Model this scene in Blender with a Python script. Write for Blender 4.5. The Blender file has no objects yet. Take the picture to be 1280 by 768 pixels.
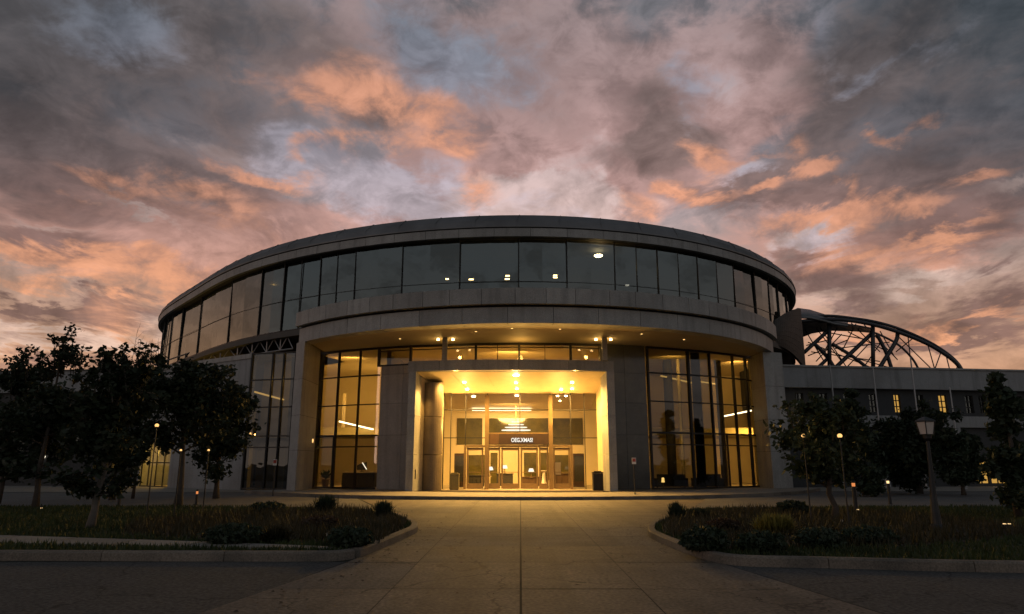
import bpy, math, random
from mathutils import Vector, Matrix, noise as mnoise
R = math.radians
rnd = random.Random(11)
S = bpy.context.scene
COL = S.collection
PI = math.pi

# ------------------------------------------------------------------ camera
FPX, HZ = 860.0, 580.0
TILT = math.atan((HZ - 384) / FPX)
EYE = 1.6
cd = bpy.data.cameras.new('camera'); cam = bpy.data.objects.new('camera', cd); COL.objects.link(cam)
cd.sensor_width = 36; cd.lens = FPX / 1280 * 36; cd.clip_end = 3000; cd.clip_start = 0.05
cam.location = (0, 0, EYE); cam.rotation_euler = (PI / 2 + TILT, 0, 0); S.camera = cam

def ray(px, py):
    u = (px - 640) / FPX; v = -(py - 384) / FPX
    return Vector((u, math.cos(TILT) - v * math.sin(TILT), math.sin(TILT) + v * math.cos(TILT)))
def at(px, py, Y):                     # the place at distance Y seen at that spot of the photograph
    d = ray(px, py); s = Y / d.y
    return Vector((d.x * s, Y, EYE + d.z * s))
def ground(px, py, z=0.0):
    d = ray(px, py); s = (z - EYE) / d.z
    return Vector((d.x * s, d.y * s, z))
def pxof(p):
    d = p.y * math.cos(TILT) + (p.z - EYE) * math.sin(TILT)
    return 640 + FPX * p.x / d

# ------------------------------------------------------------------ materials
def new_mat(name):
    m = bpy.data.materials.new(name); m.use_nodes = True
    nt = m.node_tree; nt.nodes.clear()
    out = nt.nodes.new('ShaderNodeOutputMaterial')
    return m, nt, out
def N(nt, t, **kw):
    n = nt.nodes.new(t)
    for k, v in kw.items():
        if k.startswith('i_'): n.inputs[int(k[2:])].default_value = v
        else: setattr(n, k, v)
    return n
def pbr(name, c1, c2=None, scale=4, rough=0.6, metal=0.0, bump=0.0, bscale=60, spec=0.4, speck=0.0, c3=None, s3=.4, island=0.0, streak=0.0, crack=False, along=0.0):
    m, nt, out = new_mat(name); L = nt.links.new
    b = N(nt, 'ShaderNodeBsdfPrincipled'); L(b.outputs[0], out.inputs[0])
    b.inputs['Roughness'].default_value = rough; b.inputs['Metallic'].default_value = metal
    b.inputs['Specular IOR Level'].default_value = spec
    tc = N(nt, 'ShaderNodeTexCoord')
    if c2 is None: c2 = tuple(x * .8 for x in c1)
    n1 = N(nt, 'ShaderNodeTexNoise'); n1.inputs['Scale'].default_value = scale; n1.inputs['Detail'].default_value = 6
    n1.inputs['Roughness'].default_value = .65
    L(tc.outputs['Object'], n1.inputs['Vector'])
    mr = N(nt, 'ShaderNodeMapRange'); mr.inputs[1].default_value = .3; mr.inputs[2].default_value = .7; L(n1.outputs[0], mr.inputs[0])
    mx = N(nt, 'ShaderNodeMix', data_type='RGBA'); L(mr.outputs[0], mx.inputs[0])
    mx.inputs[6].default_value = (*c1, 1); mx.inputs[7].default_value = (*c2, 1)
    col = mx.outputs[2]
    if c3 is not None:
        n3 = N(nt, 'ShaderNodeTexNoise'); n3.inputs['Scale'].default_value = s3; n3.inputs['Detail'].default_value = 4
        L(tc.outputs['Object'], n3.inputs['Vector'])
        r3 = N(nt, 'ShaderNodeMapRange'); r3.inputs[1].default_value = .48; r3.inputs[2].default_value = .68; L(n3.outputs[0], r3.inputs[0])
        m3 = N(nt, 'ShaderNodeMix', data_type='RGBA'); L(r3.outputs[0], m3.inputs[0]); L(col, m3.inputs[6]); m3.inputs[7].default_value = (*c3, 1)
        col = m3.outputs[2]
    if speck > 0:
        n2 = N(nt, 'ShaderNodeTexNoise'); n2.inputs['Scale'].default_value = 38 if crack is False else 19; n2.inputs['Detail'].default_value = 2
        L(tc.outputs['Object'], n2.inputs['Vector'])
        r2 = N(nt, 'ShaderNodeMapRange'); r2.inputs[1].default_value = .3; r2.inputs[2].default_value = .7
        r2.inputs[3].default_value = 1 - speck; r2.inputs[4].default_value = 1 + speck; L(n2.outputs[0], r2.inputs[0])
        m2 = N(nt, 'ShaderNodeMix', data_type='RGBA', blend_type='MULTIPLY'); m2.inputs[0].default_value = 1
        L(col, m2.inputs[6]); L(r2.outputs[0], m2.inputs[7]); col = m2.outputs[2]
    def mul(col, fac):
        m_ = N(nt, 'ShaderNodeMix', data_type='RGBA', blend_type='MULTIPLY'); m_.inputs[0].default_value = 1
        L(col, m_.inputs[6]); L(fac, m_.inputs[7]); return m_.outputs[2]
    def rng(x, a, b_, lo, hi):
        r_ = N(nt, 'ShaderNodeMapRange'); r_.inputs[1].default_value = a; r_.inputs[2].default_value = b_; r_.inputs[3].default_value = lo; r_.inputs[4].default_value = hi
        L(x, r_.inputs[0]); return r_.outputs[0]
    if island > 0:
        ge = N(nt, 'ShaderNodeNewGeometry'); col = mul(col, rng(ge.outputs['Random Per Island'], 0, 1, 1 - island, 1 + island * .6))
    if streak > 0:
        mp = N(nt, 'ShaderNodeMapping'); mp.inputs['Scale'].default_value = (2.2, 2.2, .16); L(tc.outputs['Object'], mp.inputs[0])
        ns = N(nt, 'ShaderNodeTexNoise'); ns.inputs['Scale'].default_value = 1.3; ns.inputs['Detail'].default_value = 5; L(mp.outputs[0], ns.inputs['Vector'])
        col = mul(col, rng(ns.outputs[0], .5, .68, 1, 1 - streak))
    if along > 0:
        mp = N(nt, 'ShaderNodeMapping'); mp.inputs['Scale'].default_value = (1.6, .07, 1); L(tc.outputs['Object'], mp.inputs[0])
        ns = N(nt, 'ShaderNodeTexNoise'); ns.inputs['Scale'].default_value = 1.0; ns.inputs['Detail'].default_value = 4; L(mp.outputs[0], ns.inputs['Vector'])
        col = mul(col, rng(ns.outputs[0], .45, .7, 1, 1 - along))
    if crack:
        nd = N(nt, 'ShaderNodeTexNoise'); nd.inputs['Scale'].default_value = 1.7; nd.inputs['Detail'].default_value = 5; L(tc.outputs['Object'], nd.inputs['Vector'])
        ad = N(nt, 'ShaderNodeMix', data_type='RGBA', blend_type='LINEAR_LIGHT'); ad.inputs[0].default_value = .35; L(tc.outputs['Object'], ad.inputs[6]); L(nd.outputs['Color'], ad.inputs[7])
        vo = N(nt, 'ShaderNodeTexVoronoi', feature='DISTANCE_TO_EDGE'); vo.inputs['Scale'].default_value = .28; L(ad.outputs[2], vo.inputs['Vector'])
        col = mul(col, rng(vo.outputs['Distance'], .0015, .006, .35, 1))
    L(col, b.inputs['Base Color'])
    if bump > 0:
        nb = N(nt, 'ShaderNodeTexNoise'); nb.inputs['Scale'].default_value = bscale; nb.inputs['Detail'].default_value = 4
        L(tc.outputs['Object'], nb.inputs['Vector'])
        bp = N(nt, 'ShaderNodeBump'); bp.inputs['Strength'].default_value = bump; bp.inputs['Distance'].default_value = .02
        L(nb.outputs[0], bp.inputs['Height']); L(bp.outputs[0], b.inputs['Normal'])
    return m
def glass(name, tint, ior=1.6, rough=0.0, refl=(1, 1, 1), wob=0.0):
    m, nt, out = new_mat(name); L = nt.links.new
    t = N(nt, 'ShaderNodeBsdfTransparent'); t.inputs[0].default_value = (*tint, 1)
    g = N(nt, 'ShaderNodeBsdfGlossy'); g.inputs[0].default_value = (*refl, 1); g.inputs['Roughness'].default_value = rough
    f = N(nt, 'ShaderNodeFresnel'); f.inputs[0].default_value = ior
    mx = N(nt, 'ShaderNodeMixShader'); L(f.outputs[0], mx.inputs[0]); L(t.outputs[0], mx.inputs[1]); L(g.outputs[0], mx.inputs[2])
    if wob > 0:
        tc = N(nt, 'ShaderNodeTexCoord'); nb = N(nt, 'ShaderNodeTexNoise'); nb.inputs['Scale'].default_value = .9
        nb.inputs['Detail'].default_value = 2
        L(tc.outputs['Object'], nb.inputs['Vector'])
        bp = N(nt, 'ShaderNodeBump'); bp.inputs['Strength'].default_value = wob; bp.inputs['Distance'].default_value = .05
        L(nb.outputs[0], bp.inputs['Height']); L(bp.outputs[0], g.inputs['Normal'])
    L(mx.outputs[0], out.inputs[0]); return m
def emit(name, c, s):
    m, nt, out = new_mat(name)
    e = N(nt, 'ShaderNodeEmission'); e.inputs[0].default_value = (*c, 1); e.inputs[1].default_value = s
    nt.links.new(e.outputs[0], out.inputs[0]); return m
def leafmat(name, c1, c2, scale=1.2):
    m, nt, out = new_mat(name); L = nt.links.new
    b = N(nt, 'ShaderNodeBsdfPrincipled'); b.inputs['Roughness'].default_value = .55; b.inputs['Specular IOR Level'].default_value = .25
    tc = N(nt, 'ShaderNodeTexCoord'); n1 = N(nt, 'ShaderNodeTexNoise'); n1.inputs['Scale'].default_value = scale; n1.inputs['Detail'].default_value = 5
    L(tc.outputs['Object'], n1.inputs['Vector'])
    mr = N(nt, 'ShaderNodeMapRange'); mr.inputs[1].default_value = .35; mr.inputs[2].default_value = .65; L(n1.outputs[0], mr.inputs[0])
    mx = N(nt, 'ShaderNodeMix', data_type='RGBA'); L(mr.outputs[0], mx.inputs[0])
    mx.inputs[6].default_value = (*c1, 1); mx.inputs[7].default_value = (*c2, 1)
    L(mx.outputs[2], b.inputs['Base Color'])
    tr = N(nt, 'ShaderNodeBsdfTranslucent'); L(mx.outputs[2], tr.inputs[0])
    ms = N(nt, 'ShaderNodeMixShader'); ms.inputs[0].default_value = .2; L(b.outputs[0], ms.inputs[1]); L(tr.outputs[0], ms.inputs[2])
    L(ms.outputs[0], out.inputs[0]); return m

M = {}
M['stone'] = pbr('granite_cladding', (.34, .335, .315), (.27, .265, .25), 1.6, .55, island=.14, streak=.22, speck=.3, bump=.15, bscale=30, c3=(.245, .24, .225), s3=.35)
M['stone2'] = pbr('granite_side_panel', (.30, .265, .23), (.24, .215, .19), 1.1, .4, island=.14, streak=.18, speck=.3, bump=.1, bscale=30)
M['stone3'] = pbr('granite_wing', (.27, .275, .275), (.22, .225, .225), .8, .65, streak=.25, speck=.25, bump=.15, bscale=20, c3=(.18, .175, .17), s3=.2)
M['polished'] = pbr('polished_dark_granite', (.075, .074, .065), (.055, .054, .048), 1.5, .13, island=.25, speck=.2, spec=.6)
M['wing_shaded'] = pbr('shaded_wing_wall', (.05, .05, .05), (.036, .036, .036), .8, .8, bump=.15, bscale=20)  # low wing wall that gets no light, its shade put into the colour
M['dark_glass'] = pbr('dark_rear_glass', (.12, .10, .03), (.05, .045, .016), .9, .08, spec=.5)
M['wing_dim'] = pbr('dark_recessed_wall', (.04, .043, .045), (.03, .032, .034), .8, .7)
M['pier'] = pbr('brown_granite_pier', (.13, .10, .07), (.09, .07, .05), 1.4, .5, speck=.4, bump=.1, bscale=30)
M['roof'] = pbr('zinc_roof', (.20, .195, .19), (.15, .147, .145), .8, .45, metal=.4, bump=.05, bscale=6, c3=(.12, .115, .11), s3=.3)
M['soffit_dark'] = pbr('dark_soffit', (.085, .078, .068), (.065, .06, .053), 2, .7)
M['soffit'] = pbr('plaster_soffit', (.36, .30, .22), (.31, .26, .19), .7, .7, bump=.05)
M['gap'] = pbr('joint_dark', (.02, .019, .018), None, 4, .9)
M['mull'] = pbr('dark_bronze_frame', (.022, .021, .019), (.018, .017, .016), 5, .45, metal=.3)
M['brass'] = pbr('brass_frame', (.25, .17, .085), (.21, .145, .07), 6, .4, metal=.5)
M['cream'] = pbr('cream_plaster', (.62, .52, .34), (.56, .47, .30), .9, .7)
M['olive'] = pbr('olive_wall_paint', (.40, .33, .15), (.33, .28, .13), .8, .7)
M['recess'] = pbr('travertine_lining', (.60, .49, .30), (.50, .41, .25), 1.3, .5, speck=.1, bump=.05)
M['floor_in'] = pbr('stone_floor', (.42, .36, .26), (.36, .30, .22), 1.2, .35)
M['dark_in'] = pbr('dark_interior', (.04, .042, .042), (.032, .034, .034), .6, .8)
M['steel'] = pbr('painted_steel', (.085, .085, .088), (.07, .07, .072), 3, .45, metal=.3)
M['steel_light'] = pbr('galvanised_steel', (.30, .30, .30), (.24, .24, .24), 3, .4, metal=.5)
M['arch'] = pbr('dark_arch_steel', (.06, .06, .065), (.05, .05, .053), 2, .4, metal=.4)
M['arch_clad'] = pbr('arch_cladding', (.06, .048, .038), (.028, .024, .02), 1.6, .6, metal=.1)
M['conc'] = pbr('drive_concrete', (.185, .148, .11), (.115, .093, .071), 1.6, .75, island=.12, along=.35, crack=True, speck=.45, bump=.35, bscale=45, c3=(.105, .088, .072), s3=.5)
M['conc2'] = pbr('drive_concrete_worn', (.175, .15, .125), (.12, .104, .087), 1.3, .8, island=.12, along=.35, crack=True, speck=.45, bump=.35, bscale=45, c3=(.085, .076, .066), s3=.4)
M['asph'] = pbr('asphalt', (.07, .069, .064), (.045, .045, .042), 1.1, .85, crack=True, speck=.6, bump=.6, bscale=70, c3=(.07, .066, .06), s3=.3)
M['paver'] = pbr('lane_paving', (.14, .137, .132), (.09, .089, .087), .9, .8, speck=.45, bump=.4, bscale=40, c3=(.1, .097, .094), s3=.3)
M['kerb'] = pbr('kerb_concrete', (.2, .165, .13), (.14, .118, .093), 1.4, .8, island=.15, speck=.3, bump=.4, bscale=30, c3=(.1, .088, .072), s3=1.1)
M['walk'] = pbr('walk_concrete', (.27, .245, .21), (.2, .18, .155), 1.1, .8, island=.15, speck=.25, bump=.3, bscale=40, c3=(.22, .2, .17), s3=.5)
M['soil'] = pbr('mulch', (.04, .03, .022), (.025, .02, .015), 6, .95, bump=1, bscale=25)
M['lawn'] = pbr('lawn_soil', (.026, .032, .013), (.018, .024, .01), 2, .95, bump=.8, bscale=30)
M['grass'] = leafmat('grass_blades', (.045, .065, .02), (.03, .042, .016), .6)
M['drygrass'] = leafmat('dry_grass', (.055, .045, .022), (.03, .03, .014), 1.2)
M['leaf'] = leafmat('leaf_dark', (.018, .028, .014), (.028, .038, .018))
M['leaf2'] = leafmat('leaf_mid', (.028, .042, .018), (.04, .052, .022))
M['leaf3'] = leafmat('leaf_yew', (.025, .04, .022), (.036, .05, .028))
M['leafy'] = leafmat('leaf_yellow', (.24, .2, .045), (.14, .13, .035))
M['leafred'] = leafmat('leaf_bronze', (.07, .04, .025), (.05, .035, .02))
M['petal'] = leafmat('pale_petal', (.5, .45, .38), (.4, .38, .35))
M['bark'] = pbr('bark', (.07, .055, .042), (.045, .036, .028), 8, .9, bump=.8, bscale=20)
M['bark_pale'] = pbr('pale_bark', (.15, .13, .11), (.09, .08, .068), 8, .9, bump=.8, bscale=20)
M['black'] = pbr('black_paint', (.018, .018, .018), (.014, .014, .014), 4, .45)
M['black2'] = pbr('black_upholstery', (.03, .027, .024), (.022, .02, .018), 4, .7)
M['wood'] = pbr('dark_wood', (.08, .05, .03), (.07, .038, .02), 2, .4)
M['white'] = pbr('white_paint', (.75, .72, .68), (.68, .65, .6), 3, .5)
M['red'] = pbr('red_sign_paint', (.42, .08, .06), (.36, .07, .05), 3, .5)
M['signbrown'] = pbr('brown_sign_panel', (.04, .024, .018), (.03, .019, .015), 3, .45)
M['bin'] = pbr('bin_olive', (.14, .12, .06), (.11, .095, .05), 3, .5)
M['g_up'] = glass('glass_upper', (.40, .43, .44), 2.3, .015, (.82, .9, .88), .12)
M['g_low'] = glass('glass_lower', (.80, .80, .74), 1.75, .0, wob=.05)
M['g_bay'] = glass('glass_bay', (.42, .42, .38), 2.1, .0, wob=.09)
M['g_dark'] = glass('glass_dark', (.36, .37, .32), 1.8, .0, wob=.05)
M['g_door'] = glass('glass_door', (.9, .9, .88), 1.42)
M['g_lamp'] = leafmat('frosted_lantern_glass', (.75, .66, .58), (.68, .6, .54), 3)
WARM = (1.0, .55, .13)
M['e_warm'] = emit('lamp_warm', (1.0, .66, .26), 14)
M['e_globe'] = emit('lamp_globe', (1.0, .55, .18), 1.5)
M['e_bright'] = emit('lamp_bright', (1.0, .74, .36), 26)
M['e_hot'] = emit('lamp_hot', (1.0, .74, .38), 40)
M['e_amber'] = emit('lamp_amber', (1.0, .58, .16), 1.0)
M['e_soft'] = emit('lamp_soft', (1.0, .62, .2), 3.0)
M['e_win'] = emit('lit_window_pane', (1.0, .55, .12), .55)
M['e_cream'] = emit('lamp_cream', (1.0, .84, .52), 5)
M['e_dot'] = emit('lamp_dot', (1.0, .66, .3), 1.6)
M['e_red'] = emit('lamp_red', (1.0, .33, .1), .8)
M['e_text'] = emit('sign_letters_lit', (1.0, .93, .8), 1.15)
M['e_pale'] = emit('lamp_pale', (1.0, .88, .68), 1.6)

# ------------------------------------------------------------------ mesh helpers
ORG = {}
def org(o):
    v = Vector((0, 0, 0))
    while o is not None:
        v = v + Vector(o.location); o = o.parent
    return v
class MB:
    def __init__(s): s.v = []; s.f = []
    def quad(s, a, b, c, d):
        i = len(s.v); s.v += [tuple(a), tuple(b), tuple(c), tuple(d)]; s.f.append((i, i + 1, i + 2, i + 3)); return s
    def poly(s, pts):
        i = len(s.v); s.v += [tuple(p) for p in pts]; s.f.append(tuple(range(i, i + len(pts)))); return s
    def prism(s, pts, z0, z1):                      # plan polygon, counter-clockwise, extruded upward
        n = len(pts); i = len(s.v)
        z0s = z0 if hasattr(z0, '__len__') else [z0] * n
        z1s = z1 if hasattr(z1, '__len__') else [z1] * n
        s.v += [(p[0], p[1], z0s[k]) for k, p in enumerate(pts)] + [(p[0], p[1], z1s[k]) for k, p in enumerate(pts)]
        s.f.append(tuple(range(i + n - 1, i - 1, -1))); s.f.append(tuple(range(i + n, i + 2 * n)))
        for k in range(n):
            j = (k + 1) % n; s.f.append((i + k, i + j, i + n + j, i + n + k))
        return s
    def box(s, cx, cy, cz, sx, sy, sz, rz=0.0):
        c, n = math.cos(rz), math.sin(rz)
        pts = [(cx + x * c - y * n, cy + x * n + y * c) for x, y in ((-sx/2, -sy/2), (sx/2, -sy/2), (sx/2, sy/2), (-sx/2, sy/2))]
        return s.prism(pts, cz - sz / 2, cz + sz / 2)
    def bar(s, a, b, w, d=None, up=Vector((0, 0, 1))):  # square bar between two points
        a = Vector(a); b = Vector(b); d = d or w; t = (b - a).normalized()
        x = t.cross(up)
        if x.length < 1e-4: x = t.cross(Vector((0, 1, 0)))
        x.normalize(); y = x.cross(t).normalized()
        i = len(s.v)
        for p in (a, b):
            for u, v in ((-1, -1), (1, -1), (1, 1), (-1, 1)):
                s.v.append(tuple(p + x * (u * w / 2) + y * (v * d / 2)))
        s.f += [(i, i + 1, i + 2, i + 3), (i + 7, i + 6, i + 5, i + 4)]
        for k in range(4):
            j = (k + 1) % 4; s.f.append((i + k, i + 4 + k, i + 4 + j, i + j))
        return s
    def tube(s, pts, rs, n=8, cap=True):
        pts = [Vector(p) for p in pts]; rs = rs if hasattr(rs, '__len__') else [rs] * len(pts)
        i0 = len(s.v); ref = Vector((0.3, 1, .1)).normalized(); 
        for k, p in enumerate(pts):
            t = (pts[min(k + 1, len(pts) - 1)] - pts[max(k - 1, 0)]).normalized()
            x = t.cross(ref)
            if x.length < .05: x = t.cross(Vector((1, 0, 0)))
            x.normalize(); y = t.cross(x)
            for q in range(n):
                a = 2 * PI * q / n; s.v.append(tuple(p + (x * math.cos(a) + y * math.sin(a)) * rs[k]))
        for k in range(len(pts) - 1):
            for q in range(n):
                r = (q + 1) % n; a = i0 + k * n
                s.f.append((a + q, a + r, a + n + r, a + n + q))
        if cap:
            s.f.append(tuple(range(i0 + n - 1, i0 - 1, -1))); e = i0 + (len(pts) - 1) * n; s.f.append(tuple(range(e, e + n)))
        return s
    def lathe(s, c, prof, n=20):                     # profile of (radius, z)
        i0 = len(s.v)
        for r, z in prof:
            for q in range(n):
                a = 2 * PI * q / n; s.v.append((c[0] + r * math.cos(a), c[1] + r * math.sin(a), c[2] + z))
        for k in range(len(prof) - 1):
            for q in range(n):
                r = (q + 1) % n; a = i0 + k * n; s.f.append((a + q, a + r, a + n + r, a + n + q))
        s.f.append(tuple(range(i0 + n - 1, i0 - 1, -1))); e = i0 + (len(prof) - 1) * n; s.f.append(tuple(range(e, e + n)))
        return s
    def build(s, name, mat, parent=None, loc=None, smooth=False):
        me = bpy.data.meshes.new(name)
        o0 = org(parent) if parent is not None else Vector((0, 0, 0))
        base = Vector(loc) if loc is not None else Vector((0, 0, 0))
        sh = o0 + base
        me.from_pydata([(v[0] - sh.x, v[1] - sh.y, v[2] - sh.z) for v in s.v], [], s.f)
        me.materials.append(M[mat] if isinstance(mat, str) else mat)
        if smooth:
            for p in me.polygons: p.use_smooth = True
        me.update()
        o = bpy.data.objects.new(name, me); COL.objects.link(o)
        if parent is not None: o.parent = parent
        o.location = base
        return o
def tag(o, label, cat, group=None, kind=None):
    if label: o['label'] = label
    if cat: o['category'] = cat
    if group: o['group'] = group
    if kind: o['kind'] = kind
    return o
def thing(name, label, cat, loc=(0, 0, 0), group=None):
    o = bpy.data.objects.new(name, None); COL.objects.link(o); o.location = loc; o.empty_display_size = .3
    return tag(o, label, cat, group)
def dup(root, loc, label, rz=0.0, scale=None):
    r = root.copy(); COL.objects.link(r); r.location = loc; r.rotation_euler = (0, 0, rz); r['label'] = label
    if scale: r.scale = scale
    for ch in list(root.children):
        c = ch.copy(); COL.objects.link(c); c.parent = r
        for g in ch.children:
            d = g.copy(); COL.objects.link(d); d.parent = c
    return r
def structure(o): o['kind'] = 'structure'; return o
def lamp(name, kind, loc, energy, color=WARM, size=.2, aim=None, spot=None):
    l = bpy.data.lights.new(name, kind); l.energy = energy; l.color = color
    if kind == 'AREA': l.shape = 'DISK'; l.size = size
    elif kind == 'SPOT': l.spot_size = spot or R(110); l.spot_blend = .6; l.shadow_soft_size = size
    else: l.shadow_soft_size = size
    o = bpy.data.objects.new(name, l); COL.objects.link(o); o.location = loc
    if aim is not None:
        o.rotation_euler = (Vector(aim) - Vector(loc)).to_track_quat('-Z', 'Y').to_euler()
    return o

# ------------------------------------------------------------------ plan curves
FC = [27.4755, 2.3086, 1.6785, 1.4437, -2.9549, -0.1633, 0.8448, 0.1276, -0.5678, 0.2731, 0.2523]
DC = Vector((-7., 64.))
def drum_r(t):
    r = FC[0]
    for k in range(1, 6): r += FC[2*k-1] * math.cos(k*t) + FC[2*k] * math.sin(k*t)
    return r
def drum(t, inset=0.0):
    r = drum_r(t) - inset
    return Vector((DC.x + r * math.cos(t), DC.y + r * math.sin(t)))
PC = Vector((.8, 52.0)); PT0, PT1 = R(-138.0), R(-26.2)
def arc(c, r, t): return Vector((c[0] + r * math.cos(t), c[1] + r * math.sin(t)))
WC = Vector((.6, 64.0)); WR = 24.0
def wall_t(px, y):                                  # angle on the curtain wall seen in that picture column
    lo, hi = R(-130), R(-45)
    d = ray(px, y)
    for _ in range(50):
        m = (lo + hi) / 2; p = arc(WC, WR, m)
        if p.x / p.y < d.x / d.y: lo = m
        else: hi = m
    return (lo + hi) / 2
def drum_t(px, y=330, inset=.62):
    lo, hi = R(-178), R(-24); d = ray(px, y)
    for _ in range(50):
        m = (lo + hi) / 2; p = drum(m, inset)
        if p.x / p.y < d.x / d.y: lo = m
        else: hi = m
    return (lo + hi) / 2
def frange(a, b, n): return [a + (b - a) * k / n for k in range(n + 1)]
def ring(mb, fo, fi, ts, z0, z1):                   # curved solid band between two plan curves
    n = len(ts)
    pts = [fo(t) for t in ts] + [fi(t) for t in reversed(ts)]
    mb.prism([(p[0], p[1]) for p in pts], z0, z1)
def panels(mb, fo, fi, cuts, z0, z1, gap=.012, sub=4):
    for a, b in zip(cuts[:-1], cuts[1:]):
        w = (fo(b) - fo(a)).length or 1; g = (b - a) * gap / w
        ring(mb, fo, fi, frange(a + g, b - g, sub), z0, z1)

# ================================================================== GROUND
def sheet(name, pts, z, mat, kind='structure'):
    mb = MB(); mb.poly([(p[0], p[1], z) for p in pts]); o = mb.build(name, mat); o['kind'] = kind; return o
sheet('ground', [(-900, -600), (900, -600), (900, 1400), (-900, 1400)], -.02, 'lawn')
sheet('street', [(-200, -40), (200, -40), (200, 11.0), (7.7, 11.02), (3.3, 12.0), (-3.0, 12.25), (-200, 12.4)], -.008, 'asph')
sheet('drive_bed', [(-4.4, 1.0), (5.2, 1.0), (3.5, 11.95), (3.2, 15.8), (3.6, 18.2), (4.8, 21.2), (5.5, 23.5), (11, 39), (-9, 39), (-3.9, 23.0), (-3.3, 21.4), (-2.5, 18.9), (-2.3, 16.8), (-2.8, 12.2)], -.004, 'gap')
sheet('lane', [(-120, 26.2), (-12, 25.8), (-5.5, 24.4), (-3.9, 23.0), (0, 23.2), (5.5, 23.5), (7, 24.6), (13, 25.6), (120, 25.0), (120, 44), (20, 42), (-16, 42), (-120, 44)], -.006, 'paver')
# concrete slabs of the drive
def ax(y): return .012 * y
def xl(y):
    P = [(1, -4.3), (7, -3.6), (12.2, -2.72), (16.8, -2.34), (18.9, -2.52), (21.4, -3.3), (23.0, -3.9), (28, -5.4), (33, -7)]
    for (a, b), (c, d) in zip(P[:-1], P[1:]):
        if y <= c: return b + (d - b) * (y - a) / (c - a)
    return P[-1][1]
def xr(y):
    P = [(1, 5.1), (7, 4.2), (12, 3.45), (15.8, 3.14), (18.2, 3.55), (21.2, 4.75), (23.5, 5.5), (28, 7.2), (33, 9)]
    for (a, b), (c, d) in zip(P[:-1], P[1:]):
        if y <= c: return b + (d - b) * (y - a) / (c - a)
    return P[-1][1]
mA, mB = MB(), MB()
ys = [1.0, 4.0, 7.2, 9.6, 12.1, 14.4, 16.3, 18.6, 21.2, 23.9, 26.8, 29.6, 32.3]
for k, (a, b) in enumerate(zip(ys[:-1], ys[1:])):
    g = .011
    for q, (fl, fr) in enumerate(((xl, lambda y: -1.62 + ax(y)*.4), (lambda y: -1.62 + ax(y)*.4, ax), (ax, lambda y: 1.62 + ax(y)*.6), (lambda y: 1.62 + ax(y)*.6, xr))):
        n = 4; mb = mB if (k in (0, 1, 5, 6) or q in (0,) and k % 3 == 0) else mA
        gl = .0 if q == 0 else (.014 if q == 2 else .006); gr = .0 if q == 3 else (.014 if q == 1 else .006)
        yy = frange(a + g, b - g, n)
        zz = rnd.uniform(-.002, .002)
        mb.poly([(fl(y) + gl, y, .004 + zz) for y in reversed(yy)] + [(fr(y) - gr, y, .004 + zz) for y in yy])
structure(mA.build('driveway', 'conc')); structure(mB.build('driveway_slabs', 'conc2'))
# podium in front of the portal
pod = MB()
pt = frange(R(-142), R(-24), 40)
ring(pod, lambda t: arc(PC, 19.75, t), lambda t: arc(PC, 15, t), pt, -.01, .15)
structure(pod.build('podium_pavement', 'walk'))
pk = MB(); panels(pk, lambda t: arc(PC, 19.95, t), lambda t: arc(PC, 19.753, t), frange(R(-142), R(-24), 22), -.01, .152, .006, 4)
structure(pk.build('podium_kerb', 'kerb'))
# long pavement along the wings
sheet('pavement', [(-120, 42.2), (-13.5, 40.9), (-12.5, 43), (-30, 60), (-120, 60)], .012, 'walk')
sheet('forecourt', [(16.5, 42.0), (120, 42.5), (120, 62), (30, 62), (18, 47)], .012, 'walk')

# planting beds with kerbs
def offset_line(pts, d):
    out = []
    for k, p in enumerate(pts):
        a = Vector(pts[max(k - 1, 0)]); b = Vector(pts[min(k + 1, len(pts) - 1)]); t = (b - a).normalized()
        out.append((p[0] - t.y * d, p[1] + t.x * d))
    return out
def catmull(pts, n=5):
    P = [Vector(p) for p in pts]; out = []
    for i in range(len(P) - 1):
        p0, p1, p2, p3 = P[max(i - 1, 0)], P[i], P[i + 1], P[min(i + 2, len(P) - 1)]
        for k in range(n):
            t = k / n
            out.append(.5 * ((2 * p1) + (p2 - p0) * t + (2 * p0 - 5 * p1 + 4 * p2 - p3) * t * t + (3 * p1 - p0 - 3 * p2 + p3) * t ** 3))
    out.append(P[-1]); return [tuple(p) for p in out]
def kerb(name, pts, side, w=.17, h=.15, seglen=2.0):
    mb = MB(); inner = offset_line(pts, side * w); acc = 0; start = 0; run = [0]
    def emit_seg(i0, i1):
        A = [Vector(p) for p in pts[i0:i1 + 1]]; B = [Vector(p) for p in inner[i0:i1 + 1]]
        A[0] = A[0].lerp(A[1], .012 / max((A[1] - A[0]).length, .02)); B[0] = B[0].lerp(B[1], .012 / max((B[1] - B[0]).length, .02))
        ch = .03
        n = len(A); i = len(mb.v)
        for a, b in zip(A, B):
            d = (b - a).normalized()
            for p, z in ((a, -.01), (a + d * .01, h - ch), (a + d * (ch + .01), h), (b, h), (b, -.01)): mb.v.append((p.x, p.y, z))
        for k in range(n - 1):
            for q in range(4):
                f = (i + k * 5 + q, i + (k + 1) * 5 + q, i + (k + 1) * 5 + q + 1, i + k * 5 + q + 1)
                mb.f.append(f if side < 0 else f[::-1])
        mb.f.append(tuple(range(i, i + 5))); mb.f.append(tuple(range(i + (n - 1) * 5, i + n * 5)))
    for k in range(1, len(pts)):
        acc += (Vector(pts[k]) - Vector(pts[k - 1])).length
        if acc > seglen or k == len(pts) - 1:
            emit_seg(start, k); start = k; acc = 0
    return mb.build(name, 'kerb')
KL = catmull([(-7.5, 24.9), (-5.2, 24.1), (-3.95, 23.0), (-3.3, 21.4), (-2.52, 18.9), (-2.28, 17.4), (-2.33, 16.2), (-2.5, 14.2), (-2.66, 12.75)], 5)
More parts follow.
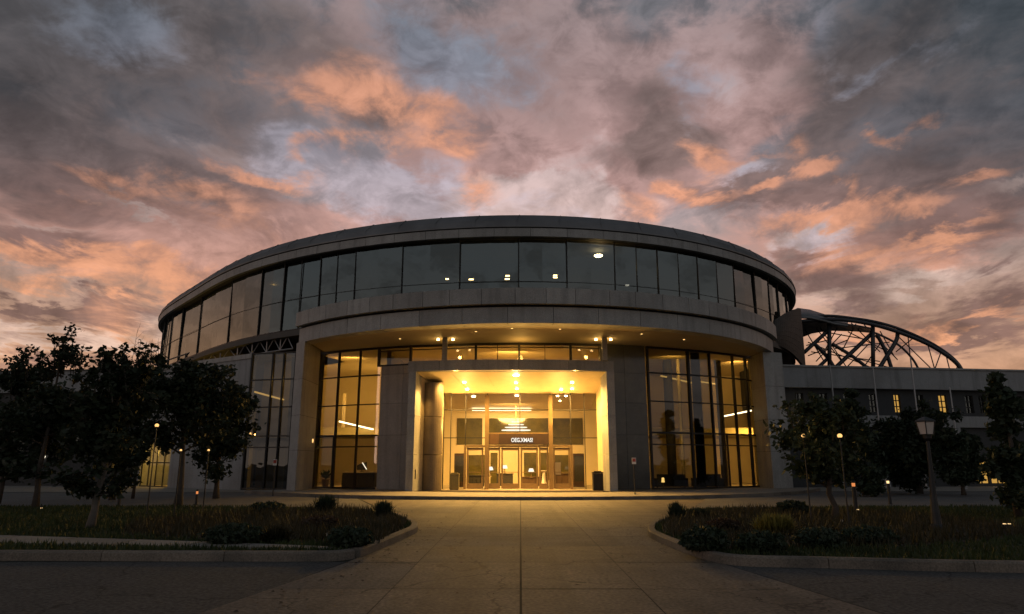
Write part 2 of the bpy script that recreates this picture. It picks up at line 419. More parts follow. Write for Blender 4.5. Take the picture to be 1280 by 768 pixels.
KL2 = catmull([(-2.72, 12.62), (-2.95, 12.36), (-3.5, 12.28), (-6, 12.3), (-9, 12.38), (-16, 12.4), (-30, 12.4), (-60, 12.5)], 5)
KR = catmull([(9.5, 25.1), (6.6, 24.3), (5.5, 23.3), (4.7, 21.2), (3.6, 18.6), (3.12, 16.6), (3.06, 15.4), (3.15, 13.6), (3.32, 12.3), (3.75, 11.72), (5, 11.5), (7.72, 11.03), (12, 10.9), (25, 10.7), (60, 10.6)], 5)
structure(kerb('kerb', KL, -1)); structure(kerb('kerb', KL2, -1)); structure(kerb('kerb', KR, 1))
# right side kerb runs clockwise, so its inside is on the left
def bed(name, outline, mat, z=.1, amp=.06):
    mb = MB(); mb.poly([(x, y, z) for x, y in outline]); o = mb.build(name, mat); return structure(o)
KLi = offset_line(KL, -.165); KL2i = offset_line(KL2, -.165); KRi = offset_line(KR, .165)
bed('lawn_bed', [(-60, 25.9), (-12, 25.6)] + KLi + KL2i + [(-60, 12.7)], 'lawn')
bed('lawn_verge', KRi[::-1] + [(13, 25.4), (60, 24.8)][::1] if False else list(reversed(KRi)) + [(13.5, 25.5), (60, 24.9)], 'lawn')
# walkway along the left bed
wk = MB()
W0 = [(-2.75, 12.85), (-6.0, 13.25), (-10.3, 13.9), (-16, 14.7), (-40, 17.5)]; W1 = [(-2.75, 13.02), (-6.0, 14.0), (-10.3, 15.1), (-16, 16.2), (-40, 20)]
for k in range(4):
    for q in range(3):
        a, b = q / 3 + .006, (q + 1) / 3 - .006
        L0 = Vector(W0[k]).lerp(Vector(W0[k + 1]), a); L1 = Vector(W0[k]).lerp(Vector(W0[k + 1]), b)
        U0 = Vector(W1[k]).lerp(Vector(W1[k + 1]), a); U1 = Vector(W1[k]).lerp(Vector(W1[k + 1]), b)
        wk.prism([(L1.x, L1.y), (L0.x, L0.y), (U0.x, U0.y), (U1.x, U1.y)], .05, .135)
structure(wk.build('walkway', 'walk'))
# mulch of the planting beds
ML = [(-2.55, 13.6), (-2.55, 17), (-2.8, 19.2), (-3.6, 21.4), (-4.4, 23.0), (-6, 23.8), (-9, 21.5), (-9.5, 18), (-8.5, 15.6), (-6, 14.5)]
MR = [(3.45, 13.0), (3.35, 16), (3.9, 18.6), (4.95, 21.2), (5.8, 23), (8, 24), (12, 22.5), (12.5, 18), (11, 15.2), (7, 13.2)]
bed('mulch_bed', ML, 'soil', .112); bed('mulch_bed', MR[::-1], 'soil', .112)

def inpoly(x, y, P):
    c = False
    for i in range(len(P)):
        x0, y0 = P[i]; x1, y1 = P[i - 1]
        if (y0 > y) != (y1 > y) and x < (x1 - x0) * (y - y0) / (y1 - y0) + x0: c = not c
    return c
def blades(name, region, n, hmin, hmax, mat, bbox, label, z=.1, w=.012, avoid=None):
    mb = MB(); r = random.Random(len(name) + n)
    k = 0; tries = 0
    while k < n and tries < n * 6:
        tries += 1
        x = r.uniform(bbox[0], bbox[1]); y = bbox[2] + (bbox[3] - bbox[2]) * r.random() ** 1.3
        if not inpoly(x, y, region) or (avoid and any(inpoly(x, y, A) for A in avoid)): continue
        v = mnoise.noise(Vector((x * .5, y * .5, 3)))
        h = r.uniform(hmin, hmax) * (1 + .5 * v); a = r.uniform(0, 2 * PI); lx, ly = math.cos(a), math.sin(a); s = w * r.uniform(.7, 1.5) * (1 + y * .03)
        b = r.uniform(.1, .6) * h; c = r.uniform(0, 2 * PI)
        mb.v += [(x - lx * s, y - ly * s, z), (x + lx * s, y + ly * s, z), (x + b * math.cos(c), y + b * math.sin(c), z + h)]
        i = len(mb.v) - 3; mb.f.append((i, i + 1, i + 2)); k += 1
    o = mb.build(name, mat); o['label'] = label; o['category'] = 'grass'; o['kind'] = 'stuff'; return o
wkpoly = W0 + W1[::-1]
LB = [(-60, 25.9), (-12, 25.6)] + KLi + KL2i + [(-60, 12.7)]
RB = list(reversed(KRi)) + [(13.5, 25.5), (60, 24.9)]
blades('lawn_grass', LB, 42000, .05, .13, 'grass', (-24, -2.5, 12.3, 26), 'short dark lawn grass around the left planting bed', avoid=[wkpoly, ML])
blades('lawn_grass', RB, 46000, .05, .13, 'grass', (3.2, 26, 10.8, 26), 'short dark lawn grass around the right planting bed', avoid=[MR])
blades('bed_grass', ML, 7000, .08, .3, 'drygrass', (-10, -2.5, 13, 24), 'brownish thin grasses and stems growing in the left mulch bed', z=.11, w=.01)
blades('bed_grass', MR, 9000, .08, .26, 'drygrass', (3.2, 13, 12.5, 24), 'brownish thin grasses and stems growing in the right mulch bed', z=.11, w=.01)

lt_ = MB(); r_ = random.Random(77)
for k in range(700):
    y = 3 + 25 * r_.random(); e_ = r_.random() < .7
    x = (xl(y) + .1 + abs(r_.gauss(0, .5))) if r_.random() < .5 else (xr(y) - .1 - abs(r_.gauss(0, .5)))
    if not e_: x = r_.uniform(xl(y), xr(y))
    a = r_.uniform(0, 2 * PI); s_ = r_.uniform(.015, .04); c, n_ = math.cos(a) * s_, math.sin(a) * s_; z = .012
    lt_.quad((x - c, y - n_, z), (x + n_ * .5, y - c * .5, z + r_.uniform(0, .012)), (x + c, y + n_, z + r_.uniform(0, .01)), (x - n_ * .5, y + c * .5, z))
o = lt_.build('fallen_leaves', 'leafred'); o['label'] = 'small fallen leaves scattered along the kerbs of the drive'; o['category'] = 'leaf litter'; o['kind'] = 'stuff'

# ================================================================== MAIN BUILDING
B = thing('arena_building', 'large round granite and glass hall with a brightly lit entrance portal', 'building', (0, 40, 0))
Z_SEAM, Z_FB, Z_GB = 15.0, 14.42, 9.8
ALL = frange(-PI, PI, 180)
full = ALL[:-1]
# roof: sloped zinc rim with folded seams, shallow dome behind it
rf = MB()
prof = [(.45, 14.975), (0.0, 14.975), (0.0, 15.04), (.18, 15.42), (.75, 15.95), (2.2, 16.25), (8, 16.9), (16, 17.3)]
n = len(full)
for ins, z in prof:
    for t in full:
        p = drum(t, ins); rf.v.append((p.x, p.y, z))
for k in range(len(prof) - 1):
    for q in range(n):
        r = (q + 1) % n; rf.f.append((k * n + q, k * n + r, (k + 1) * n + r, (k + 1) * n + q))
rf.f.append(tuple((len(prof) - 1) * n + q for q in range(n)))
for k in range(72):
    t = -PI + 2 * PI * k / 72 + .01
    pts = [drum(t + dt, ins - .015) for ins, dt in ((0.02, 0), (.18, .0), (.75, .012), (2.2, .03))]
    rf.tube([(p.x, p.y, z + .015) for p, z in zip(pts, (15.0, 15.42, 15.95, 16.25))], .018, 4)
roof = rf.build('roof', 'roof', B)
# fascia of stone panels under the seam
fa = MB(); cuts = frange(-PI, PI, 84)
panels(fa, lambda t: drum(t, .06), lambda t: drum(t, .3), cuts, Z_FB, Z_SEAM - .085, .012, 3)
fas = fa.build('roof_fascia', 'stone', B)
gp = MB(); ring(gp, lambda t: drum(t, .1), lambda t: drum(t, .5), ALL, Z_FB + .02, Z_SEAM - .005); gp.build('joint_backing', 'gap', fas)
so = MB()
for a, b in zip(ALL[:-1], ALL[1:]):
    so.quad((*drum(a, .29), Z_FB + .01), (*drum(b, .29), Z_FB + .01), (*drum(b, 1.6), Z_FB - .04), (*drum(a, 1.6), Z_FB - .04))
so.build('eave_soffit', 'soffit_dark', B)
# slab under the upper storey
sl = MB(); sl.prism([tuple(drum(t, .5)) for t in full], Z_GB - .35, Z_GB); sl.build('upper_floor_slab', 'soffit_dark', B)
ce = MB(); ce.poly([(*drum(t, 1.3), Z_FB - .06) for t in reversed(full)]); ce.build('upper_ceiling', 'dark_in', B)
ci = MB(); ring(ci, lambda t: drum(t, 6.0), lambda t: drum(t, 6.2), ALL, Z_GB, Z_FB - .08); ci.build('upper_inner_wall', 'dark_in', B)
# windows of the upper storey, one per bay
bayspx = [236, 258, 294, 330, 357.5, 401.7, 444.8, 503, 574.5, 648, 708, 767.5, 821, 870.5, 914.8, 940, 957, 968, 978]
bt = [drum_t(p) for p in bayspx]
left_more = [bt[0] - R(d) for d in (46, 38, 30.5, 23, 15.5, 7.7)]
right_more = [bt[-1] + R(d) for d in (3.5, 7, 11, 15, 20, 26)]
bt = left_more + bt + right_more
for i, (a, b) in enumerate(zip(bt[:-1], bt[1:])):
    ts = frange(a, b, 2); g = MB(); tl_ = rnd.uniform(-.07, .07)
    for t0, t1 in zip(ts[:-1], ts[1:]):
        p, q = drum(t0, .62), drum(t1, .62); p_, q_ = drum(t0, .62 + tl_), drum(t1, .62 + tl_); g.quad((p.x, p.y, Z_GB), (q.x, q.y, Z_GB), (q_.x, q_.y, Z_FB - .03), (p_.x, p_.y, Z_FB - .03))
    w = g.build('window', 'g_up', B)
    fr = MB()
    p, q = drum(a, .58), drum(a, .70); fr.bar((*p, Z_GB), (*p, Z_FB - .03), .048, .1, (q - p).to_3d())
    for t0, t1 in zip(ts[:-1], ts[1:]):
        p, q = drum(t0, .58), drum(t1, .58)
        zt = Z_GB + 2.05
        fr.bar((*p, zt), (*q, zt), .03, .022)
        fr.bar((*p, Z_GB + .05), (*q, Z_GB + .05), .06, .1)
    if i in (3, 4, 10, 11, 17, 18, 19):   # the slim half-bay divisions
        m_ = (a + b) / 2; p = drum(m_, .58); q = drum(m_, .66); fr.bar((*p, Z_GB), (*p, Z_FB - .03), .035, .06, (q - p).to_3d())
    fr.build('window_frame', 'mull', w)
# dark wall of the rest of the drum, behind
dw = MB(); ring(dw, lambda t: drum(t, .62), lambda t: drum(t, .9), frange(bt[-1], bt[0] + 2 * PI, 60), Z_GB, Z_FB - .03); dw.build('drum_wall', 'stone', B)
dl = MB(); ring(dl, lambda t: drum(t, 2.2), lambda t: drum(t, 2.5), frange(R(-30), R(-30) + R(225), 60), 0, Z_GB - .35); dl.build('base_wall', 'stone3', B)
# lamps inside the upper storey
def disc(mb, c, r, z, n=16, sx=1.0):
    mb.poly([(c[0] + r * sx * math.cos(-2 * PI * k / n), c[1] + r * math.sin(-2 * PI * k / n), z) for k in range(n)])
for px, py, Y in ((343, 350, 48.8), (748, 320, 40.5)):
    p = at(px, py, Y); mb = MB(); mb.lathe(p, [(.05, .06), (.25, .04), (.25, -.02), (.19, -.05)], 16); mb.build('ceiling_light', 'e_bright', B)
    lamp('ceiling_lamp', 'POINT', (p.x, p.y, p.z - .4), 25, WARM, .15)
for px, py, w in ((559, 349, .2), (589, 349.5, .3), (634, 349, .3), (694, 347, .26), (784, 357, .22), (634.5, 345, .26), (694, 344.5, .24)):
    p = at(px, py, 42.2); mb = MB(); mb.box(p.x, p.y, p.z, w, .08, .07); mb.build('wall_light', 'e_warm' if px < 700 else 'e_pale', B)

# portal: curved band in two tiers on two end pillars
ZP1, ZP0, ZPM = 10.3, 8.53, 9.42
tp = frange(PT0, PT1, 15)
po = MB(); cutp = [PT0 + (PT1 - PT0) * k / 22 + (rnd.uniform(-.006, .006) if 0 < k < 22 else 0) for k in range(23)]
panels(po, lambda t: arc(PC, 18.25, t), lambda t: arc(PC, 17.2, t), cutp, ZPM + .06, ZP1, .012, 3)
ub = po.build('portal_upper_band', 'stone', B)
po2 = MB(); cutp2 = [PT0 + (PT1 - PT0) * k / 15 for k in range(16)]
panels(po2, lambda t: arc(PC, 17.98, t), lambda t: arc(PC, 17.2, t), cutp2, ZP0, ZPM - .06, .012, 4)
lb = po2.build('portal_lower_band', 'stone', B)
pg = MB(); ring(pg, lambda t: arc(PC, 17.85, t), lambda t: arc(PC, 16.9, t), frange(PT0 + .002, PT1 - .002, 60), ZP0 + .03, ZP1 - .03); pg.build('portal_core', 'gap', B)
# portal roof deck
pdk = MB(); ts = frange(PT0 + .01, PT1 - .01, 40)
pdk.prism([tuple(arc(PC, 17.3, t)) for t in ts] + [(15.6, 46.3), (8, 43), (0, 41.9), (-6, 43), (-11.4, 44.9)], ZP1 - .3, ZP1 - .06); pdk.build('portal_roof', 'roof', B)
# end pillars: long radial piers of stone blocks with open joints
def pillar(t_out, t_in, depth, flat=None):
    zs = [.15, 2.35, 4.3, 6.35, ZP0 - .015]
    def outline(e, r):
        if flat:
            g = e * 16; (xa, ya), (xb, yb) = flat
            return [(xa + g, ya + g), (xb - g, yb + g), (xb - g, yb + depth - g), (xa + g, yb + depth - g)]
        a, b = min(t_out, t_in) + e, max(t_out, t_in) - e
        f_ = [arc(PC, r, t) for t in frange(a, b, 3)]; yb = max(f_[0].y, f_[-1].y) + depth
        return [tuple(p) for p in f_] + [(f_[-1].x, yb), (f_[0].x, yb)]
    mb = MB()
    for z0, z1 in zip(zs[:-1], zs[1:]): mb.prism(outline(0, 18.1), z0 + .008, z1 - .008)
    o = mb.build('portal_pillar', 'stone', B)
    c = MB(); c.prism(outline(.0018, 18.07), .15, ZP0 - .02); c.build('joint_backing', 'gap', o)
pillar(PT0, PT0 + .056, 2.6); pillar(PT1, PT1 - .056, 2.3, ((at(961.5, 540, 43.0).x, 43.0), (at(986, 540, 43.4).x, 43.45)))
# big soffit
sf = MB(); ts = frange(PT0 + .01, PT1 - .01, 48)
pts = [arc(PC, 17.3, t) for t in ts] + [arc(WC, WR - .4, t) for t in frange(R(-51), R(-122), 30)]
sf.poly([(p.x, p.y, ZP0 + .02) for p in reversed(pts)]); sof = sf.build('portal_soffit', 'soffit', B)
for px, py in ((640, 411), (595, 415), (700, 412), (802, 418), (500, 424), (855, 425)):
    d = ray(px, py); s = (ZP0 - EYE) / d.z; dn = MB(); disc(dn, (d.x * s, d.y * s), .06, ZP0 + .008); dn.build('downlight', 'e_soft', sof)
# curtain wall on a flatter arc
ZW0, ZW1 = .15, 8.55
def cw(t, off=0.0): return arc(WC, WR + off, t)
def bay(t0, t1, z0, z1, trans, mat='g_low', heavy=.09, mids=(), name='window'):
    g = MB(); p, q = cw(t0), cw(t1); g.quad((*p, z0), (*q, z0), (*q, z1), (*p, z1)); w = g.build(name, mat, B)
    fr = MB(); nrm = (cw(t0, .1) - p).to_3d()
    p2, q2 = cw(t0, .03), cw(t1, .03)
    fr.bar((*p2, z0), (*p2, z1), heavy, .16, nrm)
    for z, h in trans: fr.bar((*p2, z), (*q2, z), .08, h)
    fr.bar((*p2, z1 - .06), (*q2, z1 - .06), .1, .14); fr.bar((*p2, z0 + .05), (*q2, z0 + .05), .1, .1)
    for f_, za, zb, ww in mids:
        m_ = p2.lerp(q2, f_); fr.bar((*m_, za), (*m_, zb), ww, .1, nrm)
    fr.build('window_frame', 'mull', w); return w
T4 = [(3.25, .09), (2.6, .07), (5.1, .07), (6.85, .08)]
lx = [wall_t(p, 520) for p in (396, 421, 447.5, 473)]
bay(lx[0], lx[1], ZW0, ZW1, T4, heavy=.2); bay(lx[1], lx[2], ZW0, ZW1, T4, heavy=.08, mids=((-.04, ZW0, 3.2, .16),)); bay(lx[2], lx[3], ZW0, ZW1, T4, heavy=.07)
rx_ = [wall_t(p, 500) for p in (811, 862, 889, 918, 934, 949)]
T4r = [(3.4, .1), (2.72, .07), (5.25, .07), (6.95, .08)]
bay(rx_[0], rx_[1], ZW0, ZW1, T4r, 'g_dark', heavy=.12); bay(rx_[1], rx_[2], ZW0, ZW1, T4r, 'g_dark', heavy=.14)
bay(rx_[2], rx_[3], ZW0, ZW1, T4r, 'g_low', heavy=.1, mids=((.55, ZW0, 3.4, .08),)); bay(rx_[3], rx_[4], ZW0, ZW1, T4r, 'g_low', heavy=.1); bay(rx_[4], rx_[5], ZW0, ZW1, T4r, 'g_low', heavy=.12)
ed = MB(); p = cw(rx_[5], .05); ed.box(p.x, p.y, (ZW0 + ZW1) / 2, .22, .3, ZW1 - ZW0 - .02); ed.build('corner_post', 'mull', B)
# solid stone between the window grid and the entrance
def side_panel(px0, px1, mat, ztop):
    mb = MB(); t0, t1 = wall_t(px0, 540), wall_t(px1, 540)
    zs = [.15, 3.25, 5.1, 6.85, ztop]
    for z0, z1 in zip(zs[:-1], zs[1:]):
        panels(mb, lambda t: cw(t, .12), lambda t: cw(t, -.2), [t0, t0 + (t1 - t0) * .52, t1], z0 + .008, z1 - .008, .008, 2)
    o = mb.build('side_panel', mat, B)
    c = MB(); ring(c, lambda t: cw(t, .085), lambda t: cw(t, -.15), [t0 + .001, (t0 + t1) / 2, t1 - .001], .15, ztop - .02); c.build('joint_backing', 'gap', o)
side_panel(474.5, 530, 'stone2', 7.35); side_panel(752, 809, 'polished', ZW1)
# clerestory over the entrance
cx = [wall_t(p, 440) for p in (474.5, 514, 595, 649, 713, 755, 809)]
for k in range(5):
    bay(cx[k], cx[k + 1], 7.35 if k == 0 else 6.6, ZW1, [(8.28, .05)], 'g_dark' if k == 0 else 'g_low', heavy=.13, mids=((.5, 6.6, ZW1, .03),) if k in (2, 3) else ())
# entrance frame
EC = Vector((-.05, 62.0)); ER = 24.3      # gently bowed front
def ef(t, off=0.0): return arc(EC, ER + off, t)
et0 = -PI / 2 - math.asin(5.78 / ER); et1 = -PI / 2 + math.asin(5.78 / ER)
def et(x): return -PI / 2 + math.asin((x - EC.x) / ER)
ZL0, ZL1 = 6.64, 7.22
li = MB(); panels(li, lambda t: ef(t), lambda t: ef(t, -1.1), [et0, et(-4.05), et(.38), et(3.15), et1], ZL0, ZL1, .012, 5); lint = li.build('entrance_lintel', 'stone', B)
lc = MB(); ring(lc, lambda t: ef(t, -.03), lambda t: ef(t, -1.0), frange(et0 + .002, et1 - .002, 16), ZL0 + .03, ZL1 - .03); lc.build('joint_backing', 'gap', lint)
lt = MB(); ring(lt, lambda t: ef(t, -1.11), lambda t: cw(t, -.3) if False else ef(t, -3.6), frange(et0, et1, 16), ZL1 - .25, ZL1 - .04); lt.build('canopy_roof', 'roof', lint)
for sx, x0, x1 in ((-1, -5.78, -5.36), (1, 5.28, 5.72)):
    mb = MB(); zs = [.15, 2.1, 4.2, ZL0]
    t0, t1 = et(x0), et(x1)
    for z0, z1 in zip(zs[:-1], zs[1:]): ring(mb, lambda t: ef(t), lambda t: ef(t, -1.0), [t0, t1], z0 + .006, z1 - .006)
    mb.build('entrance_jamb', 'stone', B)
# recess lining: side walls run inward to the glass wall, ceiling slopes down to it
YG = 41.6
gxl, gxr = at(554, 560, YG).x, at(747, 560, YG).x
zc_f, zc_b = ZL0 - .02, 5.72
for side, (xa, xb) in enumerate(((-5.37, gxl), (5.29, gxr))):
    y0, y1 = 39.0 - .28, YG; d = -.25 if side == 0 else .25
    mb = MB(); zs = [.15, 2.1, 4.2, 6.7]
    P = [(xa, y0), (xb, y1), (xb + d, y1), (xa + d, y0)]
    if side == 1: P = P
    for z0, z1 in zip(zs[:-1], zs[1:]): mb.prism(P if side == 1 else P[::-1], z0 + .004, z1 - .004)
    mb.build('recess_wall', 'recess', B)
rc = MB(); yf = 37.9
rc.quad((-5.4, 38.4, zc_f), (5.3, 38.4, zc_f), (gxr, YG + .1, zc_b), (gxl, YG + .1, zc_b))
rc.quad((gxl, YG + .1, zc_b), (gxr, YG + .1, zc_b), (gxr + .6, 50.5, 5.35), (gxl - .6, 50.5, 5.35))
for f_ in (.18, .36, .64, .82):
    a = Vector((-5.4, 38.4, zc_f)).lerp(Vector((5.3, 38.4, zc_f)), f_); b = Vector((gxl, YG, zc_b)).lerp(Vector((gxr, YG, zc_b)), f_)
    rc.bar(a - Vector((0, 0, .004)), b - Vector((0, 0, .004)), .025, .01)
rcl = rc.build('recess_ceiling', 'recess', B)
# round pier inside the left of the frame
pr = MB(); c = (at(539.5, 600, 39.7).x, 39.75, 0)
for z0, z1 in ((.15, 2.1), (2.1, 4.2), (4.2, 6.16)): pr.lathe(c, [(.52, z0 + .006), (.55, z0 + .02), (.55, z1 - .02), (.52, z1 - .006)], 28)
pr.build('pier', 'pier', B)
# two small posts from lintel to soffit
for px in (556, 755.5):
    p = at(px, 433, 38.15); mb = MB(); mb.box(p.x, p.y, (ZL1 + ZP0) / 2, .27, .27, ZP0 - ZL1); mb.build('canopy_post', 'stone', B)
    for s in (-.42, .42):
        mb = MB(); mb.lathe((p.x + s, p.y + .35, ZP0 - .09), [(.02, .1), (.07, .08), (.08, 0)], 12); mb.build('spotlight', 'e_warm', B)
# downlights in the recess ceiling
def ceil_at(px, py):
    d = ray(px, py); best = None
    for k in range(400):
        y = 38.4 + k * .03
        z = zc_f + (zc_b - zc_f) * (y - 38.4) / (YG - 38.4) if y < YG else zc_b + (5.35 - zc_b) * (y - YG) / (50.5 - YG)
        zr = EYE + d.z * y / d.y
        if zr >= z: return Vector((d.x * y / d.y, y, z))
    return Vector((d.x * y / d.y, y, z))
for px, py, r in ((645, 469, .13), (645, 478.5, .11), (646, 486, .1), (646, 494.5, .14), (580.5, 478, .12), (584, 486.5, .12), (592, 495.5, .15), (715, 478, .11), (715, 486, .1), (701.5, 487, .1), (697, 495, .1), (707.5, 495, .1), (700, 501, .08)):
    p = ceil_at(px, py); mb = MB(); r *= 1.25 if (px, py) == (645, 469) else .72; mb.lathe((p.x, p.y, p.z - .02), [(r * .9, -.02), (r, .0), (r * 1.05, .03)], 16)
    mb.build('downlight', 'e_hot', B)
# entrance glass wall, doors and posts
ZD, ZT = 2.55, 4.75
def gx(px): return at(px, 570, YG).x
mpx = [554, 563, 581.5, 608.5, 650, 688.5, 714, 731.5, 747]
for k, (a, b) in enumerate(zip(mpx[:-1], mpx[1:])):
    x0, x1 = gx(a), gx(b); door_bay = 2 <= k <= 5
    zb = ZD + .75 if k in (3, 4) else (ZD if door_bay else .16)
    g = MB(); g.quad((x0, YG, zb), (x1, YG, zb), (x1, YG, zc_b - .02), (x0, YG, zc_b - .02)); w = g.build('window', 'g_door', B)
    fr = MB(); wd = .045
    fr.bar((x0, YG - .03, zb), (x0, YG - .03, zc_b), wd, .12, Vector((0, 1, 0)))
    for z in (ZT, 3.1):
        if z > zb: fr.bar((x0, YG - .03, z), (x1, YG - .03, z), .06, .05)
    fr.build('window_frame', 'mull', w)
for px, z1 in ((581.5, ZD + .1), (608.5, zc_b - .1), (688.5, zc_b - .1), (714, ZD + .1)):
    mb = MB(); mb.box(gx(px), YG - .14, (.15 + z1) / 2, .24 if z1 > 4 else .14, .16, z1 - .15); mb.build('door_post', 'brass', B)
hd = MB(); hd.box((gx(582) + gx(714)) / 2, YG - .08, ZD + .06, gx(714) - gx(582) - .02, .1, .12); hd.box((gx(608) + gx(689)) / 2, YG - .09, ZD + .82, gx(689) - gx(608) - .3, .1, .08); hd.build('door_head', 'brass', B)
dpx = [583, 607, 626, 650, 673, 687, 713]
for k, (a, b) in enumerate(zip(dpx[:-1], dpx[1:])):
    x0, x1 = gx(a) + .03, gx(b) - .03
    if a == 607: x0 += .1
    if b == 687: x1 -= .05
    if a == 687: x0 += .18
    if b == 607: x1 -= .1
    st = .1; mb = MB(); y = YG - .04
    mb.box(x0 + st / 2, y, (.18 + ZD) / 2, st, .06, ZD - .2); mb.box(x1 - st / 2, y, (.18 + ZD) / 2, st, .06, ZD - .2)
    mb.box((x0 + x1) / 2, y, ZD - .1, x1 - x0 - 2 * st, .055, .16); mb.box((x0 + x1) / 2, y, .33, x1 - x0 - 2 * st, .055, .3)
    d = mb.build('door', 'brass', B)
    g = MB(); g.quad((x0 + st, y + .01, .48), (x1 - st, y + .01, .48), (x1 - st, y + .01, ZD - .18), (x0 + st, y + .01, ZD - .18)); g.build('pane', 'g_door', d)
    h = MB(); h.bar((x0 + st, y - .07, 1.12), (x1 - st, y - .07, 1.12), .035, .035); h.build('push_bar', 'brass', d)
# call box on the left recess wall
mb = MB(); p = at(517, 596, 38.75); mb.box(p.x + .06, 38.62, 1.05, .14, .08, .5); mb.build('call_box', 'black', B)

# interior of the lobby
fl = MB(); fl.prism([tuple(cw(t, -.1)) for t in frange(R(-121), R(-51), 30)] + [(22, 56), (-18, 56)], .05, .14); fl.build('lobby_floor', 'floor_in', B)
bw = MB(); bw.box(1.5, 55.6, 4.4, 40, .3, 8.5); bw.build('lobby_back_wall', 'cream', B)
lcg = MB(); lcg.poly([(p[0], p[1], 8.5) for p in ([tuple(cw(t, -.25)) for t in frange(R(-51), R(-121), 30)] + [(-18, 56), (22, 56)])][::1]); lcg.build('lobby_ceiling', 'cream', B)
for xs in (-7.6, 7.3):
    w_ = MB(); w_.box(xs, 47.9, 4.3, .25, 11.4, 8.3); w_.build('lobby_partition', 'olive', B)
# end walls of the lobby
w_ = MB(); w_.prism([(-12.4, 44.2), (-12.1, 44.1), (-17.0, 55.4), (-17.4, 55.4)], .15, 8.48); w_.build('lobby_end_wall', 'olive', B)
w_ = MB(); w_.prism([(15.75, 45.6), (16.0, 45.5), (20.9, 55.4), (20.5, 55.4)], .15, 8.48); w_.build('lobby_end_wall', 'cream', B)
# mezzanines on both sides, with light strips under their edge
for xa, xb, yz in ((-15.5, -7.8, 48.6), (7.5, 18.8, 49.2)):
    mb = MB(); mb.prism([(xa, yz), (xb, yz - .6), (xb, 55.3), (xa - 1.2, 55.3)], 3.55, 4.05); m_ = mb.build('mezzanine', 'olive', B)
def strip(a, b, w=.1, mat='e_cream'):
    mb = MB(); mb.bar(a, b, w, .08); return mb.build('light_strip', mat, B)
strip(at(424, 527, 47.0), at(470.5, 538, 48.3), .12); strip(at(905, 520.5, 47.6), at(944, 512.5, 46.2), .08, 'e_cream')
strip(at(826, 470, 46.0), at(866, 479, 47.5), .1, 'e_amber'); strip(at(866, 476, 46.5), at(900, 481, 47.5), .08, 'e_amber')
strip(at(318, 490, 46), at(362, 502, 47.5), .22, 'e_amber')
for px, py, Y, mat, r in ((874, 540, 43.5, 'gap', .28), (838, 540, 46.5, 'gap', .3), (905, 580, 46.8, 'gap', .22), (853, 560, 46, 'olive', .12)):
    p = at(px, py, Y); mb = MB(); mb.lathe((p.x, p.y, 0), [(r, .14), (r, 8.48)], 18); mb.build('column', mat, B)
p = at(427, 540, 48.1); mb = MB(); mb.lathe((p.x, 48.3, 0), [(.15, 4.05), (.15, 6.4)], 16); mb.build('balcony_post', 'cream', B)
# rear wall of the vestibule with dark windows
rw = MB(); yR = 50.4
rw.box(.05, yR + .2, 4.0, 14.6, .2, 7.8); rear = rw.build('vestibule_rear_wall', 'cream', B)
for a, b, c, d in ((571, 603, 523, 556), (611, 685, 523, 556), (691, 728, 523, 556), (572, 581, 569, 604), (585, 607, 569, 604), (613, 622, 566, 606), (655, 671, 566, 600), (675, 686, 566, 600), (693, 712, 569, 600), (716, 723, 569, 600)):
    p, q = at(a, d, yR), at(b, c, yR); mb = MB(); mb.box((p.x + q.x) / 2, yR + .07, (p.z + q.z) / 2, q.x - p.x, .06, q.z - p.z)
    mb.build('rear_window', 'dark_glass', rear)
p, q = at(590, 517, 49), at(664, 512, 49)
mb = MB(); mb.bar((p.x, 49, 5.3), (q.x, 49, 5.3), .5, .05); mb.build('light_strip', 'e_cream', B)

# lamps of the entrance, the soffit and the lobby, with added fill lights
for x, y in ((-3.4, 39.3), (.3, 39.2), (3.6, 39.3), (-3.2, 40.7), (.3, 40.8), (3.3, 40.7)):
    z = zc_f + (zc_b - zc_f) * (y - 38.4) / (YG - 38.4) - .14
    lamp('entrance_lamp_and_fill', 'SPOT', (x, y, z), 1350, WARM, .12, (x, y - .15, 0), R(165))
for x in (-3.2, .2, 3.6): lamp('entrance_lamp_and_fill', 'SPOT', (x, 38.75, 6.42), 1150, WARM, .1, (x * .8, 27.5, 0), R(95))  # fill spots added under the lintel to brighten the drive
lamp('entrance_lamp_and_fill', 'AREA', (-2.9, YG - .35, 3.75), 190, WARM, .5, (-2.6, 39.2, 6.6)); lamp('entrance_lamp_and_fill', 'AREA', (2.9, YG - .35, 3.75), 190, WARM, .5, (2.6, 39.2, 6.6)); lamp('entrance_lamp_and_fill', 'AREA', (0, YG - .35, 3.75), 160, WARM, .5, (0, 39.2, 6.6))  # hidden uplights added above the doors to brighten the recess ceiling
lamp('entrance_lamp_and_fill', 'SPOT', (-4.7, 38.35, 6.35), 420, WARM, .08, (-5.4, 38.95, 2.4), R(62))  # extra spot added only to light the left jamb wall
for x in (-3.9, 5.1):
    lamp('soffit_lamp', 'POINT', (x, 38.75, 8.0), 34, (1, .56, .13), .1)
lamp('soffit_lamp', 'POINT', (.5, 38.9, 7.75), 60, (1, .56, .13), .3)
lamp('lobby_lamp', 'AREA', (0, 45.4, 5.2), 1400, WARM, 2.2, (0, 47.5, 0)); lamp('lobby_lamp', 'AREA', (0, 42.6, 8.2), 420, WARM, 2.0, (0, 46, 5.5))
lamp('lobby_lamp', 'AREA', (-10.6, 44.9, 8.2), 230, WARM, 1.2, (-11.5, 50, 3.5)); lamp('lobby_lamp', 'AREA', (-10.0, 44.9, 3.35), 150, WARM, .8, (-10.8, 50, 1.2)); lamp('lobby_lamp', 'AREA', (-9.5, 48.9, 4.2), 200, WARM, .5, (-10, 52, 6.5))
